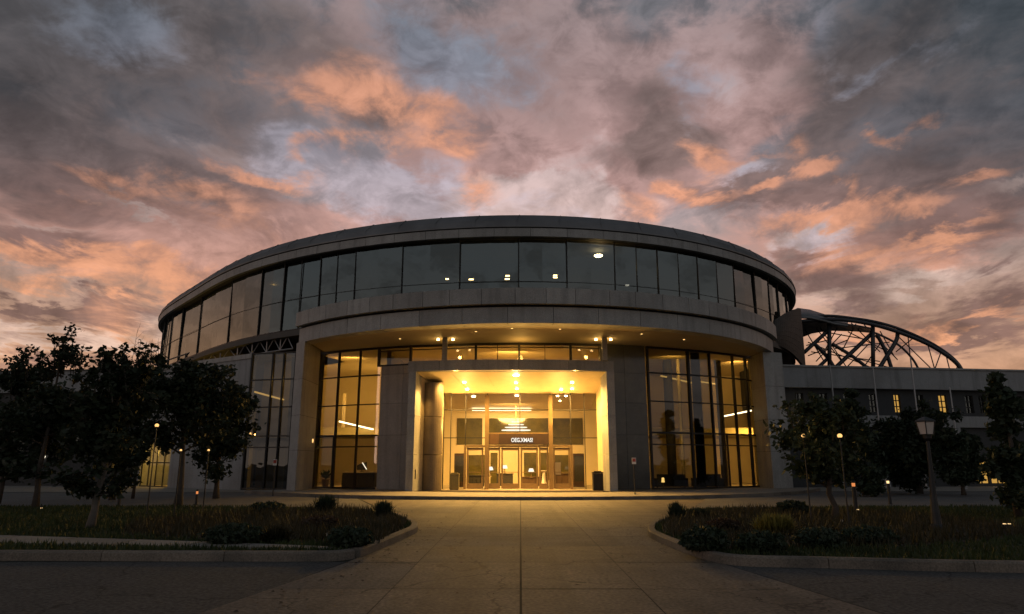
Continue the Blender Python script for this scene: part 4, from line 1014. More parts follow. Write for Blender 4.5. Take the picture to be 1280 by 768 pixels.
for px, y0, px1, y1 in ((1037, 456, 1052, 590), (1091, 460, 1106, 592), (1138, 447, 1156, 594), (1187, 484, 1204, 604)):
    p, q = at(px, y0, 47.5), at(px1, y1, 46.8); d = (q - p); q = p + d * ((.01 - p.z) / d.z)
    t = thing('slanted_mast', {1037: 'slim pale leaning mast nearest the portal, against the right wing', 1091: 'slim pale leaning mast below the middle of the open arch', 1138: 'slim pale leaning mast right of the lattice columns, before a lit window', 1187: 'slim pale leaning mast below the right end of the open arch'}[px], 'mast', (q.x, q.y, 0), 'leaning masts before the right wing')
    mb = MB(); mb.tube([q, p], [.07, .045], 8); mb.build('pole', 'steel_light', t); mb = MB(); mb.lathe((q.x, q.y, 0), [(.22, 0), (.2, .06), (.1, .08)], 12); mb.build('base', 'steel_light', t)

# ================================================================== TREES AND PLANTS
def tree(label, x, y, h, crown_w, crown_z0, seed, leafn=5200, mat='leaf', bark='bark', lean=(0, 0), trunk_r=.09, top_sparse=0.0, leaf=.075, bare=False, name='broadleaf_tree', shape='oval', sprigs=16):
    r = random.Random(seed); root = thing(name, label, 'tree', (x, y, .08)); tb = MB(); base = Vector((x, y, .05))
    top = base + Vector((lean[0], lean[1], h * .9)); P = []
    for k in range(9):
        f_ = k / 8; p = base.lerp(top, f_) + Vector((r.uniform(-.05, .05), r.uniform(-.05, .05), 0)) * (1 + f_ * 1.5) * (k > 0); P.append(p)
    tb.tube(P, [trunk_r * (1.35 if k == 0 else 1 - .1 * k) for k in range(9)], 8)
    tips = []
    nl = 22
    for k in range(nl):
        f_ = r.uniform(crown_z0 / h * .9, .97); i = min(int(f_ * 8), 7); s = P[i].lerp(P[i + 1], f_ * 8 - i)
        a = r.uniform(0, 2 * PI) + k * 2.4
        prof_ = (1 - abs((f_ - .5) * 1.5) ** 2) if shape == 'oval' else (1.08 - f_)
        L_ = crown_w * max(.3, prof_) * r.uniform(.55, 1.05); up = r.uniform(.25, .9) if shape == 'oval' else r.uniform(-.1, .4)
        e = s + Vector((math.cos(a), math.sin(a), up)) * L_ * .8; mid = s.lerp(e, .5) + Vector((0, 0, -.06 * L_))
        tb.tube([s, mid, e], [trunk_r * .42 * (1.15 - f_), trunk_r * .26 * (1.15 - f_), .006 if not bare else .013], 5); tips += [(mid, .75), (e, 1.0), (s.lerp(e, .75), .9)]
        for q in range(3):
            b = s.lerp(e, r.uniform(.35, .95)); c = b + Vector((r.uniform(-1, 1), r.uniform(-1, 1), r.uniform(-.2, 1))) * L_ * .4; tb.tube([b, c], [max(trunk_r * .14, .014), .004 if not bare else .011], 4); tips.append((c, .9))
    spr = []
    if shape == 'oval':
        for k in range(sprigs):
            a = r.uniform(0, 2 * PI); q = r.uniform(0, .75) * crown_w; b = base + Vector((lean[0] + math.cos(a) * q, lean[1] + math.sin(a) * q, h * r.uniform(.74, .84) - q * .3)); hh = h * r.uniform(.1, .26)
            e = b + Vector((r.uniform(-.2, .2), r.uniform(-.2, .2), hh)); m_ = b.lerp(e, .5) + Vector((r.uniform(-.05, .05), 0, 0)); tb.tube([b, m_, e], [.018, .012, .005], 4)
            for j in range(5):
                c0 = b.lerp(e, .25 + .15 * j); c1 = c0 + Vector((r.uniform(-1, 1), r.uniform(-1, 1), r.uniform(.2, .8))) * hh * .35; tb.tube([c0, c1], [.009, .003], 4)
                spr += [c1, c0.lerp(c1, .6), c0]
            spr.append(e)
    tb.build('trunk', bark, root, smooth=True)
    if bare: return root
    mb = MB()
    for c in spr:
        for j in range(5):
            p = c + Vector((r.gauss(0, .05), r.gauss(0, .05), r.gauss(0, .05))); s = leaf * r.uniform(.7, 1.2)
            d = Vector((r.gauss(0, 1), r.gauss(0, 1), r.gauss(-.3, .7))).normalized(); o_ = d.cross(Vector((r.gauss(0, 1), r.gauss(0, 1), r.gauss(0, 1)))).normalized()
            mb.quad(p - d * s, p + o_ * s * .55, p + d * s, p - o_ * s * .55)
    for k in range(leafn):
        c, w = tips[r.randrange(len(tips))]
        hf = (c.z - base.z) / h
        if top_sparse and hf > .72 and r.random() < top_sparse: continue
        sp = crown_w * .165 * w * (.6 if hf > .8 else 1)
        v = Vector((r.gauss(0, 1), r.gauss(0, 1), r.gauss(0, .85))) * sp * .62
        p = c + v; s = leaf * r.uniform(.5, 1.7)
        d = Vector((r.gauss(0, 1), r.gauss(0, 1), r.gauss(-.3, .7))).normalized(); o_ = d.cross(Vector((r.gauss(0, 1), r.gauss(0, 1), r.gauss(0, 1)))).normalized()
        mb.quad(p - d * s, p + o_ * s * .55, p + d * s, p - o_ * s * .55)
    mb.build('crown', mat, root); return root
def gpt(px, py, z=.1): return ground(px, py, z)
def top_h(px, py, Y): return at(px, py, Y).z
def ptree(label, px, pyb, pyt, wpx, crown_py, seed, **kw):
    g = gpt(px, pyb); Y = g.y; h = top_h(px, pyt, Y); return tree(label, g.x, Y, h, wpx / FPX * Y * .5, top_h(px, crown_py, Y), seed, **kw)
ptree('young tree with a pale leaning trunk in front of the low wing', 112, 662, 446, 122, 622, 21, leafn=7200, bark='bark_pale', lean=(.35, 0), top_sparse=.45, leaf=.07)
ptree('tree with a wispy sparse top at the far left of the lawn', 44, 636, 424, 112, 612, 22, leafn=7200, top_sparse=.85, leaf=.085, trunk_r=.1)
ptree('dense round tree in front of the lit doors of the stone wing', 222, 634, 456, 150, 562, 23, leafn=9000, leaf=.085, trunk_r=.13)
ptree('bushy tree close to the glass bay and the stone wall', 270, 622, 484, 100, 596, 24, leafn=6200, leaf=.1, trunk_r=.12)
ptree('bare twiggy tree rising behind the leafy trees at left', 166, 622, 424, 90, 520, 25, bare=True, trunk_r=.06)
ptree('leafy tree filling the gap between the pale trunk and the bare twigs', 140, 624, 474, 92, 590, 26, leafn=5600, leaf=.1, trunk_r=.11)
ptree('dark leafy tree cut by the left edge of the photo', -4, 628, 458, 110, 615, 36, leafn=6000, leaf=.1, trunk_r=.11)
ptree('small tree in the right lawn in front of the portal corner', 1043, 650, 502, 128, 618, 27, leafn=5600, mat='leaf2', leaf=.075, trunk_r=.09)
ptree('tall dark conical tree behind the glowing globe lamp', 1082, 618, 474, 75, 612, 28, leafn=11000, mat='leaf3', leaf=.1, shape='cone', name='conifer_tree', trunk_r=.13)
ptree('broad dark tree behind the lantern post', 1150, 616, 530, 140, 614, 29, leafn=13000, mat='leaf', leaf=.11, trunk_r=.14)
ptree('spiky dark conifer at the right edge of the lawn', 1275, 648, 448, 95, 640, 30, leafn=13000, mat='leaf3', leaf=.085, shape='cone', name='conifer_tree', trunk_r=.1)
ptree('dark tree standing before the lit shopfront windows', 1205, 618, 540, 75, 612, 37, leafn=6000, mat='leaf3', leaf=.1, trunk_r=.1)
def shrub(label, px, pyb, pyt, wpx, seed, mat='leaf3', n=1500, leaf=.045, spiky=False, group=None):
    g = gpt(px, pyb, .1); Y = g.y; h = max(top_h(px, pyt, Y) - .1, .15); w = wpx / FPX * Y * .5; r = random.Random(seed)
    root = thing('shrub', label, 'shrub', (g.x, Y, .1), group); st = MB(); mb = MB()
    for k in range(16):
        a = r.uniform(0, 2 * PI); rr = r.uniform(.2, 1); e = Vector((g.x + math.cos(a) * w * .8 * rr, Y + math.sin(a) * w * .8 * rr, .1 + h * r.uniform(.5, .95))); st.tube([(g.x + math.cos(a) * .03, Y + math.sin(a) * .03, .08), e], [.012, .003], 4)
    st.build('stems', 'bark', root)
    for k in range(n):
        if spiky:
            a = r.uniform(0, 2 * PI); el = r.uniform(.15, 1.5); L_ = h * r.uniform(.6, 1.05); b = Vector((g.x + r.gauss(0, w * .25), Y + r.gauss(0, w * .25), .1)); hz_ = min(w, L_) 
            tip = b + Vector((math.cos(a) * math.cos(el) * hz_, math.sin(a) * math.cos(el) * hz_, math.sin(el) * L_)); s = Vector((-math.sin(a), math.cos(a), 0)) * leaf * .3
            m_ = b.lerp(tip, .6) + Vector((0, 0, .1 * L_)); mb.quad(b - s * .5, m_ - s, tip, m_ + s)
        else:
            v = Vector((r.gauss(0, 1), r.gauss(0, 1), r.gauss(0, 1))).normalized() * r.random() ** .35
            lump = 1 + .28 * mnoise.noise(v * 2.2 + Vector((seed, 0, 0)))
            p = Vector((g.x + v.x * w * lump, Y + v.y * w * lump, .1 + h * .48 + v.z * h * .5 * lump)); s = leaf * r.uniform(.6, 1.4)
            d = Vector((r.gauss(0, 1), r.gauss(0, 1), r.gauss(0, 1))).normalized(); o_ = d.cross(Vector((r.gauss(0, 1), r.gauss(0, 1), r.gauss(0, 1)))).normalized(); mb.quad(p - d * s, p + o_ * s * .5, p + d * s, p - o_ * s * .5)
    mb.build('foliage', mat, root); return root
shrub('spiky dark shrub at the back of the left bed near the kerb tip', 478, 646, 624, 30, 41, spiky=True, n=700, leaf=.05)
shrub('rounded dark shrub at the back of the left bed under the lobby window', 407, 640, 618, 32, 42, spiky=True, n=900, leaf=.06)
shrub('low dark bush behind the left bed before the stone wing', 333, 641, 627, 44, 43, n=1500)
shrub('spiky dark shrub at the back tip of the right bed', 846, 649, 626, 24, 44, spiky=True, n=700, leaf=.05)
shrub('low spreading shrub just right of the spiky one in the right bed', 875, 646, 634, 34, 45, spiky=True, n=600, leaf=.05)
shrub('clipped round dark bush on the right lawn before the portal pillar', 991, 643, 625, 36, 46, n=2600)
shrub('yellow leaved bush in the middle of the right bed', 970, 668, 640, 52, 47, mat='leafy', n=1500, leaf=.05, spiky=True)
shrub('dull yellow plant in the front of the left bed', 345, 678, 655, 40, 48, mat='drygrass', n=900, leaf=.05, spiky=True)
shrub('dark leafy clump at the front corner of the left bed', 438, 686, 658, 52, 49, n=2200, leaf=.045)
shrub('wide dark clump at the front of the left bed beside the dull yellow plant', 290, 680, 654, 70, 50, n=2600, leaf=.045)
shrub('dark leafy clump at the front corner of the right bed', 882, 690, 658, 56, 51, n=2400, leaf=.045)
shrub('dark clump with pale flowers below the yellow bush', 952, 690, 664, 60, 52, n=2400, leaf=.045)
shrub('low dark plant at the right end of the right bed near the small tree', 1085, 680, 658, 60, 53, n=2200, leaf=.045)
shrub('bronze leaved low plant in the left bed behind the corner clump', 400, 662, 644, 46, 54, mat='leafred', n=1200, leaf=.04)
shrub('dark low plant between the yellow bush and the small tree', 1025, 684, 660, 56, 55, n=2200, leaf=.045)
shrub('bronze leaved plant in the right bed behind the corner clump', 905, 664, 648, 40, 56, mat='leafred', n=1100, leaf=.04)
def flower(px, py, label):
    g = gpt(px, py + 6, .1); z = at(px, py, g.y).z; t = thing('flower', label, 'flower', (g.x, g.y, .1), 'pale flowers in the beds')
    mb = MB(); mb.tube([(g.x, g.y, .1), (g.x + .01, g.y, z)], .005, 4); mb.build('stem', 'leaf', t)
    mb = MB()
    for q in range(5):
        a = 2 * PI * q / 5; d = Vector((math.cos(a), -.5, math.sin(a))) * .04; s = Vector((-math.sin(a), 0, math.cos(a))) * .02; c = Vector((g.x, g.y - .02, z)); mb.quad(c, c + d * .6 - s, c + d, c + d * .6 + s)
    mb.build('petals', 'petal', t)
for px, py, lb_ in ((903, 652, 'pale flower behind the bronze plant of the right bed'), (957, 674, 'pale flower in the dark clump below the yellow bush'), (1052, 651, 'pale flower at the foot of the small right tree'), (1073, 671, 'pale flower left of the low plant at the right end of the bed'), (409, 668, 'pale flower before the bronze plant of the left bed'), (800, 0, '')):
    if lb_: flower(px, py, lb_)

# ================================================================== STREET FURNITURE
def lantern(px, pyb, pyt, label):
    g = gpt(px, pyb, .1); Y = g.y; H_ = at(px - 14, pyt, Y).z; lx_ = at(px - 14, 540, Y).x; dx = lx_ - g.x
    zl0 = at(px - 14, 543, Y).z; zl1 = at(px - 14, 527, Y).z
    t = thing('street_lantern', label, 'street lamp', (g.x, Y, .1))
    mb = MB(); mb.tube([(g.x, Y, .1), (g.x, Y, .5), (g.x + dx * .2, Y, .9), (g.x + dx * .75, Y, zl0 * .7), (g.x + dx, Y, zl0 - .12)], [.11, .1, .065, .05, .04], 10); mb.lathe((g.x, Y, .1), [(.17, 0), (.16, .1), (.11, .16), (.1, .3)], 12); mb.lathe((lx_, Y, zl0 - .16), [(.04, 0), (.09, .06), (.1, .14)], 12); mb.build('post', 'black', t, smooth=False)
    w = 11.5 / FPX * Y
    mb = MB(); mb.lathe((lx_, Y, zl0), [(w * .72, 0), (w * 1.0, (zl1 - zl0))], 6); mb.build('lantern_glass', 'g_lamp', t)
    mb = MB(); mb.lathe((lx_, Y, zl1), [(w * 1.12, -.015), (w * 1.1, .02), (w * .55, (H_ - zl1) * .55), (w * .16, (H_ - zl1) * .8), (.01, H_ - zl1)], 6); mb.build('cap', 'black', t)
    mb = MB()
    for q in range(6):
        a = 2 * PI * q / 6; mb.bar((lx_ + w * .73 * math.cos(a), Y + w * .73 * math.sin(a), zl0), (lx_ + w * 1.01 * math.cos(a), Y + w * 1.01 * math.sin(a), zl1), .02)
    mb.build('cage', 'black', t)
    mb = MB(); mb.lathe((lx_, Y, zl0 + .03), [(.04, 0), (.06, .08), (.05, .2)], 10); mb.build('bulb', 'white', t)
lantern(1172, 664, 520, 'black post lantern with unlit pale glass on the right lawn')
def globe(px, py, pyb, label, r=.14, e=25, mat='e_globe'):
    g = gpt(px, pyb, .02); Y = g.y; z = at(px, py, Y).z; t = thing('globe_lamp', label, 'street lamp', (g.x, Y, .0), 'small globe lamps on posts')
    mb = MB(); mb.tube([(g.x, Y, 0), (g.x, Y, z - r)], [.022, .014], 8); mb.lathe((g.x, Y, 0), [(.09, 0), (.08, .12), (.045, .16)], 10); mb.build('post', 'black', t)
    mb = MB(); mb.lathe((g.x, Y, z), [(.03, -r * 1.25), (r * 1.15, -r * 1.0), (r * 1.25, -r * .75), (r * .6, -r * .9)], 14); mb.build('shield_cup', 'black', t)  # dish added under the globe to keep its light off the post
    mb = MB(); mb.lathe((g.x, Y, z), [(r * math.sin(PI * k / 8) + .004, -r * math.cos(PI * k / 8)) for k in range(9)], 14); mb.build('globe', mat, t)
    if e: lamp('globe_light', 'POINT', (g.x, Y, z + r + .06), e, WARM, .03)
globe(1062, 545, 663, 'bright glowing globe lamp between the small right tree and the conifer', .055, 5)
globe(1014.5, 545, 657, 'small globe lamp left of the trunk of the small right tree', .05, 1.5)
globe(183, 532, 648, 'globe lamp glowing through the leaves above the lit wing doors', .055, 0)
globe(252.5, 563, 650, 'globe lamp glowing right of the thick tree trunk', .03, 0)
globe(217, 563, 650, 'globe lamp directly above the thick tree trunk', .03, 0)
def bollard(px, pyt, pyb, label, mat='e_dot', w=.09):
    g = gpt(px, pyb, .05); Y = g.y; z = at(px, pyt, Y).z; t = thing('light_bollard', label, 'bollard', (g.x, Y, .03), 'slim light bollards along the lane')
    mb = MB(); mb.lathe((g.x, Y, .03), [(w * 1.5, 0), (w * 1.4, .03), (w, .05), (w, z - .22)], 12); mb.build('shaft', 'black', t)
    mb = MB(); mb.lathe((g.x, Y, z - .17), [(w * .8, 0), (w * .8, .1)], 12); mb.build('lens', mat, t)
    mb = MB(); mb.lathe((g.x, Y, z - .07), [(w, 0), (w, .05), (w * .5, .07)], 12); mb.build('cap', 'black', t)
bollard(148, 607, 633, 'slim light bollard with an orange lens right of the pale trunk', 'e_red', .06)
bollard(245, 612, 631, 'slim light bollard with a red glow right of the thick trunk', 'e_red', .05)
bollard(1071, 601, 646, 'taller light bollard under the bright globe lamp', 'e_red', .06)
bollard(1113, 599, 630, 'slim light bollard left of the lantern post', 'e_dot', .06)
bollard(51, 632, 640, 'short ground light near the far left tree', 'e_dot', .05)
def spotg(px, py, label):
    g = gpt(px, py, .1); t = thing('ground_spotlight', label, 'ground light', (g.x, g.y, .1)); 
    mb = MB(); mb.tube([(g.x, g.y, .08), (g.x, g.y, .16)], .015, 6); mb.lathe((g.x, g.y, .15), [(.04, 0), (.06, .02), (.06, .09), (.04, .1)], 10); mb.build('housing', 'black', t)
    mb = MB(); mb.lathe((g.x, g.y, .253), [(.038, 0), (.03, .012)], 10); mb.build('lens', 'e_dot', t)
spotg(1257, 664, 'small bright ground spotlight in the right lawn, left one of the pair'); spotg(1263, 664, 'small bright ground spotlight in the right lawn, right one of the pair'); spotg(1073, 644, 'tiny ground light at the foot of the small right tree')
def signpost(px, pyb, pyt, label):
    g = gpt(px, pyb, .05); Y = g.y; z = at(px, pyt, Y).z; t = thing('sign_post', label, 'sign', (g.x, Y, .0))
    mb = MB(); mb.tube([(g.x, Y, 0), (g.x, Y, z)], .03, 8); mb.build('post', 'black', t)
    mb = MB(); mb.box(g.x, Y - .045, z - .13, .2, .015, .3); p_ = mb.build('plate', 'white', t)
    mb = MB(); mb.box(g.x, Y - .056, z - .09, .16, .006, .16); mb.build('red_panel', 'red', p_)
signpost(341, 619, 575, 'small red and white sign on a post before the glass bay'); signpost(794, 621, 573, 'small red and white sign on a post at the edge of the entrance pavement')

# ================================================================== SKY AND LIGHT
W = bpy.data.worlds.new('World'); S.world = W; W.use_nodes = True
nt = W.node_tree; nt.nodes.clear(); L = nt.links.new
def mth(op, a, b=None, c=None, clamp=False):
    n_ = nt.nodes.new('ShaderNodeMath'); n_.operation = op; n_.use_clamp = clamp
    for i, x in enumerate((a, b, c)):
        if x is None: continue
        if isinstance(x, (int, float)): n_.inputs[i].default_value = x
        else: L(x, n_.inputs[i])
    return n_.outputs[0]
def sstep(x, a, b):
    n_ = nt.nodes.new('ShaderNodeMapRange'); n_.interpolation_type = 'SMOOTHSTEP'; n_.clamp = True
    L(x, n_.inputs[0]); n_.inputs[1].default_value = a; n_.inputs[2].default_value = b; return n_.outputs[0]
def ramp(x, stops):
    n_ = nt.nodes.new('ShaderNodeValToRGB'); e = n_.color_ramp.elements; e[0].position = stops[0][0]; e[0].color = (*stops[0][1], 1); e[1].position = stops[-1][0]; e[1].color = (*stops[-1][1], 1)
    for p, c in stops[1:-1]:
        q = e.new(p); q.color = (*c, 1)
    L(x, n_.inputs[0]); return n_.outputs[0]
def mixc(f, a, b, mode='MIX'):
    n_ = nt.nodes.new('ShaderNodeMix'); n_.data_type = 'RGBA'; n_.blend_type = mode
    if isinstance(f, (int, float)): n_.inputs[0].default_value = f
    else: L(f, n_.inputs[0])
    for i, x in ((6, a), (7, b)):
        if isinstance(x, tuple): n_.inputs[i].default_value = (*x, 1)
        else: L(x, n_.inputs[i])
    return n_.outputs[2]
tc = nt.nodes.new('ShaderNodeTexCoord'); sp = nt.nodes.new('ShaderNodeSeparateXYZ'); L(tc.outputs['Generated'], sp.inputs[0])
X, Y_, Z = sp.outputs
el = mth('MULTIPLY', mth('ARCSINE', Z), 180 / PI); az = mth('MULTIPLY', mth('ARCTAN2', X, Y_), 180 / PI)
zc = mth('ADD', mth('MAXIMUM', Z, 0.0), .13)
pl = nt.nodes.new('ShaderNodeCombineXYZ'); L(mth('DIVIDE', X, zc), pl.inputs[0]); L(mth('MULTIPLY', mth('DIVIDE', Y_, zc), .8), pl.inputs[1])
def nz(scale, detail, rough=.6, dist=0.0, vec=None, w=0.0):
    n_ = nt.nodes.new('ShaderNodeTexNoise'); n_.inputs['Scale'].default_value = scale; n_.inputs['Detail'].default_value = detail; n_.inputs['Roughness'].default_value = rough; n_.inputs['Distortion'].default_value = dist
    if w:
        mp = nt.nodes.new('ShaderNodeMapping'); mp.inputs['Location'].default_value = (w, w * 1.7, w * .4); L(vec or pl.outputs[0], mp.inputs[0]); L(mp.outputs[0], n_.inputs['Vector'])
    else: L(vec or pl.outputs[0], n_.inputs['Vector'])
    return n_
n_big = nz(1.3, 8, .64, .5); n_mid = nz(3.4, 8, .62, .4, w=5.3)
ae = nt.nodes.new('ShaderNodeCombineXYZ'); L(az, ae.inputs[0]); L(el, ae.inputs[1])
aes = nt.nodes.new('ShaderNodeMapping'); aes.inputs['Scale'].default_value = (.8, 1.25, 1); L(ae.outputs[0], aes.inputs[0])
n_fine = nz(.17, 7, .62, .35, vec=aes.outputs[0])
n_puff = nz(.36, 6, .6, .5, vec=aes.outputs[0], w=31.0)
# ragged outlines: the blob field is displaced by noise
wn = nt.nodes.new('ShaderNodeVectorMath'); wn.operation = 'SUBTRACT'; L(n_mid.outputs['Color'], wn.inputs[0]); wn.inputs[1].default_value = (.5, .5, .5)
ws = nt.nodes.new('ShaderNodeVectorMath'); ws.operation = 'SCALE'; L(wn.outputs[0], ws.inputs[0]); ws.inputs['Scale'].default_value = 8.0
wa = nt.nodes.new('ShaderNodeVectorMath'); wa.operation = 'ADD'; L(ae.outputs[0], wa.inputs[0]); L(ws.outputs[0], wa.inputs[1])
def pxae(px, py):
    d = ray(px, py).normalized(); return math.degrees(math.atan2(d.x, d.y)), math.degrees(math.asin(d.z))
def blobs(lst, grow=1.75):
    acc = None
    for px, py, rx, ry, rot, w in lst:
        a, e = pxae(px, py); a1, e1 = pxae(px + rx * math.cos(R(rot)), py - rx * math.sin(R(rot))); a2, e2 = pxae(px - ry * math.sin(R(rot)), py - ry * math.cos(R(rot)))
        mp = nt.nodes.new('ShaderNodeMapping'); mp.vector_type = 'TEXTURE'; mp.inputs['Location'].default_value = (a, e, 0)
        mp.inputs['Rotation'].default_value = (0, 0, math.atan2(e1 - e, a1 - a)); mp.inputs['Scale'].default_value = (math.hypot(a1 - a, e1 - e) * grow, math.hypot(a2 - a, e2 - e) * grow, 1000)
        L(wa.outputs[0], mp.inputs[0]); g = nt.nodes.new('ShaderNodeTexGradient'); g.gradient_type = 'SPHERICAL'; L(mp.outputs[0], g.inputs[0])
        acc = mth('MULTIPLY', g.outputs['Fac'], w) if acc is None else mth('MULTIPLY_ADD', g.outputs['Fac'], w, acc)
    return acc
DARK = [(250, 130, 250, 70, -15, .75), (220, 25, 140, 50, 0, .8), (110, 215, 170, 40, -16, .8), (10, 150, 120, 150, 0, .6), (120, 395, 95, 22, 8, 1.2), (30, 385, 70, 10, -5, .8),
    (300, 240, 90, 22, -20, .7), (60, 305, 130, 18, -12, .6), (640, 110, 120, 70, 0, .35), (430, 60, 90, 50, -20, .6), (820, 150, 55, 40, -30, .9), (810, 188, 75, 20, 15, .9),
    (1050, 110, 180, 42, 52, .95), (1180, 100, 150, 80, 25, .6), (1130, 225, 150, 42, 8, .9), (910, 240, 120, 22, -5, .7), (1190, 285, 130, 24, 14, .9), (1045, 355, 75, 20, -14, 1.2),
    (1235, 388, 160, 24, 14, 1.1), (1170, 432, 130, 16, 4, .8), (1240, 330, 60, 10, 18, .8), (80, 458, 130, 14, 0, .8), (470, 145, 30, 22, 0, .6), (880, 320, 60, 14, -10, .3), (330, 285, 120, 20, -14, .4)]
ORNG = [(345, 222, 46, 12, -18, 1.3), (382, 195, 22, 9, -10, 1.0), (440, 100, 45, 36, 10, .55), (500, 125, 90, 26, -24, .65), (565, 160, 55, 24, -30, .8), (430, 190, 22, 26, 0, .9), (485, 183, 55, 12, 0, .7),
    (370, 120, 40, 26, 0, .6), (598, 245, 22, 18, 0, .9), (885, 190, 24, 12, -30, 1.3), (1020, 210, 26, 13, 25, 1.4), (995, 168, 16, 18, 0, .7), (945, 190, 24, 8, 0, .9), (1165, 147, 22, 9, 10, .9), (1110, 172, 20, 9, 15, 1.0),
    (1212, 218, 46, 8, 10, 1.1), (1122, 258, 46, 11, 10, 1.2), (850, 230, 14, 8, 0, 1.1), (895, 243, 28, 9, 0, 1.0), (968, 243, 13, 7, 0, 1.2), (803, 262, 22, 20, -30, 1.1), (1060, 240, 10, 16, 0, .8), (1015, 283, 65, 9, 8, 1.2),
    (1185, 290, 60, 8, 15, .9), (100, 328, 135, 13, -8, 1.15), (50, 352, 115, 8, -4, .9), (125, 235, 55, 11, -15, .9), (260, 350, 110, 22, 12, .8), (280, 265, 60, 20, -15, .6), (1085, 325, 80, 20, 5, .8), (1150, 412, 120, 9, 9, 1.0), (170, 420, 60, 12, 0, .5), (1100, 400, 80, 12, 10, .5), (240, 235, 40, 12, -10, .5)]
PALE = [(650, 260, 110, 22, 0, .7), (1015, 300, 55, 13, 20, 1.0), (1255, 232, 55, 9, 24, .9), (1150, 352, 140, 12, 12, .9), (165, 262, 75, 8, -24, .8), (45, 275, 60, 8, -12, .6), (70, 428, 150, 10, -2, 1.1), (230, 170, 60, 10, -10, .5), (300, 180, 40, 12, -20, .6), (640, 255, 200, 22, 0, .8), (710, 215, 100, 40, 30, .5), (450, 235, 70, 30, -20, .7), (210, 395, 30, 30, 40, .8), (930, 205, 26, 10, 0, .8), (1150, 90, 120, 10, 22, .4), (890, 120, 60, 40, 30, .4)]
PINK = [(690, 235, 150, 50, 10, 1.3), (660, 70, 240, 90, 0, .9), (300, 300, 250, 60, 0, .5), (1000, 250, 200, 60, 0, .4), (720, 190, 170, 60, 25, .7), (900, 130, 90, 45, 30, .7), (600, 220, 200, 40, 0, .5), (250, 300, 200, 45, -5, .7), (560, 110, 130, 50, -30, .35), (980, 100, 60, 60, 40, .5), (1050, 310, 200, 40, 5, .5), (130, 150, 80, 30, 0, .3), (380, 90, 60, 40, 0, .4)]
GAP = [(430, 228, 85, 34, -24, 1.2), (330, 180, 60, 26, -25, .3), (530, 55, 60, 55, -20, 1.0), (140, 40, 80, 45, -15, .9), (540, 235, 60, 30, 0, .8), (860, 110, 40, 40, 30, .6), (925, 208, 40, 12, 0, .8), (1020, 305, 60, 16, 15, .8), (640, 90, 70, 50, 20, .5), (1040, 40, 30, 60, 30, .5), (1130, 75, 140, 14, 24, .6), (700, 275, 120, 18, 0, .5)]
base = ramp(mth('DIVIDE', mth('ADD', el, 10.0), 100.0), [(0.0, (.10, .075, .06)), (.095, (.30, .17, .12)), (.13, (.70, .36, .20)), (.19, (.62, .36, .24)), (.26, (.48, .35, .32)), (.33, (.36, .31, .34)), (.40, (.26, .245, .275)), (.47, (.18, .18, .20)), (.6, (.07, .08, .1)), (1.0, (.06, .07, .09))])
# the sides of the sky, away from the afterglow, are darker and bluer
side = mth('MULTIPLY', sstep(mth('ABSOLUTE', az), 11, 46), sstep(el, 6, 30))
base = mixc(mth('MULTIPLY', side, .9), base, (.035, .048, .062))
sky = nt.nodes.new('ShaderNodeTexSky'); sky.sky_type = 'NISHITA'; sky.sun_disc = False; sky.sun_elevation = R(2); sky.sun_rotation = R(-58); sky.dust_density = 3; sky.air_density = 1.4
sv = mixc(1.0, sky.outputs[0], (.06, .06, .06), 'MULTIPLY')
base = mixc(.25, base, sv, 'ADD') if False else mixc(.12, base, sv)
# clouds
nb, nm, nf, npf = n_big.outputs[0], n_mid.outputs[0], n_fine.outputs[0], n_puff.outputs[0]
nn = mth('ADD', mth('MULTIPLY', mth('SUBTRACT', nb, .5), 1.1), mth('ADD', mth('MULTIPLY', mth('SUBTRACT', nf, .5), 1.5), mth('MULTIPLY', mth('SUBTRACT', npf, .5), .7)))
n2 = mth('ADD', mth('MULTIPLY', mth('SUBTRACT', nm, .5), 1.2), mth('MULTIPLY', mth('SUBTRACT', nf, .5), .7))
front = sstep(Y_, -.1, .25)
elr = mth('DIVIDE', mth('ADD', el, 10.0), 100.0)
sidef = mth('SUBTRACT', 1.0, mth('MULTIPLY', side, .55))
pink = ramp(elr, [(.1, (.64, .29, .16)), (.2, (.60, .28, .19)), (.32, (.52, .29, .25)), (.45, (.30, .21, .205)), (.6, (.12, .10, .1))])
pale = ramp(elr, [(.1, (.72, .44, .29)), (.2, (.66, .47, .38)), (.32, (.55, .42, .40)), (.42, (.3, .28, .31)), (.6, (.14, .15, .17))])
dark = ramp(elr, [(.1, (.26, .13, .10)), (.18, (.17, .098, .085)), (.26, (.185, .108, .095)), (.34, (.155, .108, .10)), (.45, (.115, .094, .092)), (.6, (.05, .05, .052))])
orng = ramp(elr, [(.1, (.86, .41, .20)), (.2, (.80, .36, .19)), (.3, (.68, .31, .19)), (.42, (.48, .23, .15)), (.6, (.2, .12, .09))])
def layer(col, c, d, amt, mod=None):
    a = mth('MULTIPLY', d, amt)
    return mixc(a, col, c)
col = base
col = layer(col, pink, sstep(mth('ADD', blobs(PINK), nn), .05, .6), .75)
col = layer(col, pale, sstep(mth('ADD', blobs(PALE), mth('MULTIPLY', nn, .8)), .2, .75), .8)
amb = mth('MULTIPLY', sstep(el, 2, 14), .06)
col = layer(col, dark, sstep(mth('ADD', mth('ADD', blobs(DARK), nn), amb), .18, .85), .85)
gapc = ramp(elr, [(.1, (.70, .50, .40)), (.22, (.56, .43, .42)), (.3, (.46, .39, .43)), (.38, (.24, .24, .29)), (.46, (.13, .165, .21)), (.6, (.07, .1, .13))])
col = layer(col, gapc, sstep(mth('ADD', blobs(GAP), mth('MULTIPLY', nn, .7)), .22, .75), .85)
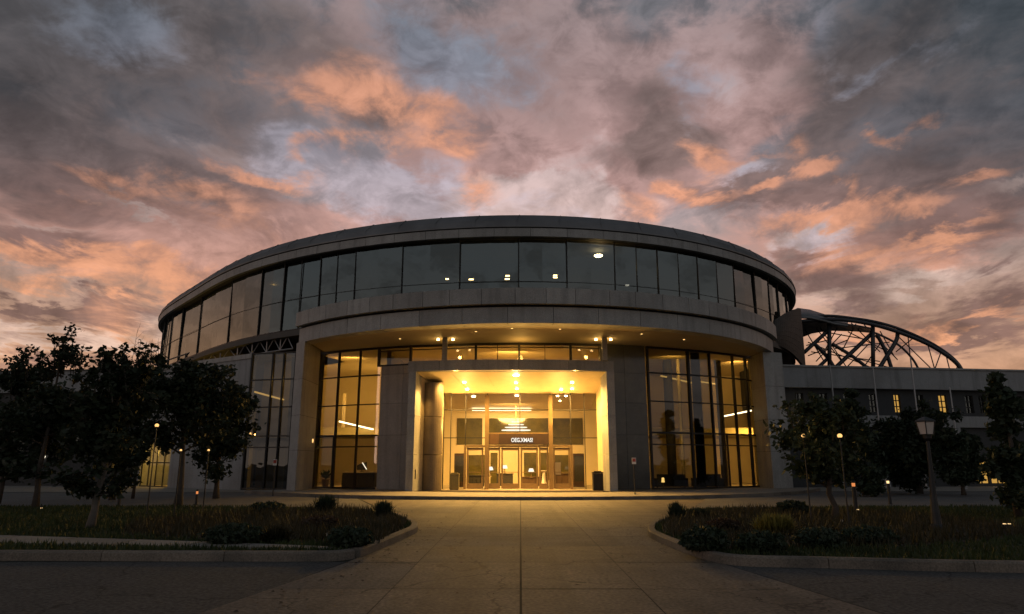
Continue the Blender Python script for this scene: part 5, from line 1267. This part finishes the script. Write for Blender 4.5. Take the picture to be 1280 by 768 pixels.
lit = mth('MULTIPLY', sstep(mth('ADD', blobs(ORNG, 2.0), mth('MULTIPLY', n2, 1.1)), .16, .95), sstep(mth('ADD', mth('MULTIPLY', nf, .5), mth('MULTIPLY', npf, .5)), .34, .56))
sd_ = mixc(mth('MULTIPLY', side, .55), orng, (.22, .115, .085))
col = layer(col, sd_, lit, .95)
# behind the viewer the dusk sky is plain and dim
backc = ramp(elr, [(.1, (.34, .27, .22)), (.2, (.31, .285, .275)), (.27, (.26, .275, .295)), (.5, (.16, .185, .22)), (.75, (.09, .105, .13)), (1, (.07, .085, .11))])
backc = mixc(mth('MULTIPLY', sstep(nn, -.05, .3), .6), backc, (.12, .115, .115))
col = mixc(mth('MULTIPLY', side, .74), col, (.036, .046, .054))
tex = mth('ADD', .72, mth('ADD', mth('MULTIPLY', sstep(nf, .34, .66), .44), mth('MULTIPLY', sstep(npf, .34, .66), .40)))
tcol = nt.nodes.new('ShaderNodeCombineXYZ'); [L(tex, tcol.inputs[i]) for i in range(3)]
col = mixc(1.0, col, tcol.outputs[0], 'MULTIPLY')
col = mixc(front, backc, col)
bg = nt.nodes.new('ShaderNodeBackground'); L(col, bg.inputs[0]); bg.inputs[1].default_value = 1.0
ow = nt.nodes.new('ShaderNodeOutputWorld'); L(bg.outputs[0], ow.inputs[0])
W.cycles.sampling_method = 'MANUAL'; W.cycles.sample_map_resolution = 512

sl_ = bpy.data.lights.new('sun', 'SUN'); sl_.energy = .12; sl_.angle = R(12); sl_.color = (1, .6, .42)
so_ = bpy.data.objects.new('sun', sl_); COL.objects.link(so_)
so_.rotation_euler = (Vector((.85, .5, -.06))).to_track_quat('-Z', 'Y').to_euler()

S.view_settings.view_transform = 'Standard'; S.view_settings.look = 'None'; S.view_settings.exposure = 0; S.view_settings.gamma = 1
S.render.engine = 'CYCLES'
S.cycles.max_bounces = 6; S.cycles.transparent_max_bounces = 16; S.cycles.diffuse_bounces = 3; S.cycles.glossy_bounces = 3
S.cycles.caustics_reflective = False; S.cycles.caustics_refractive = False; S.cycles.sample_clamp_indirect = 4
S.cycles.use_denoising = True
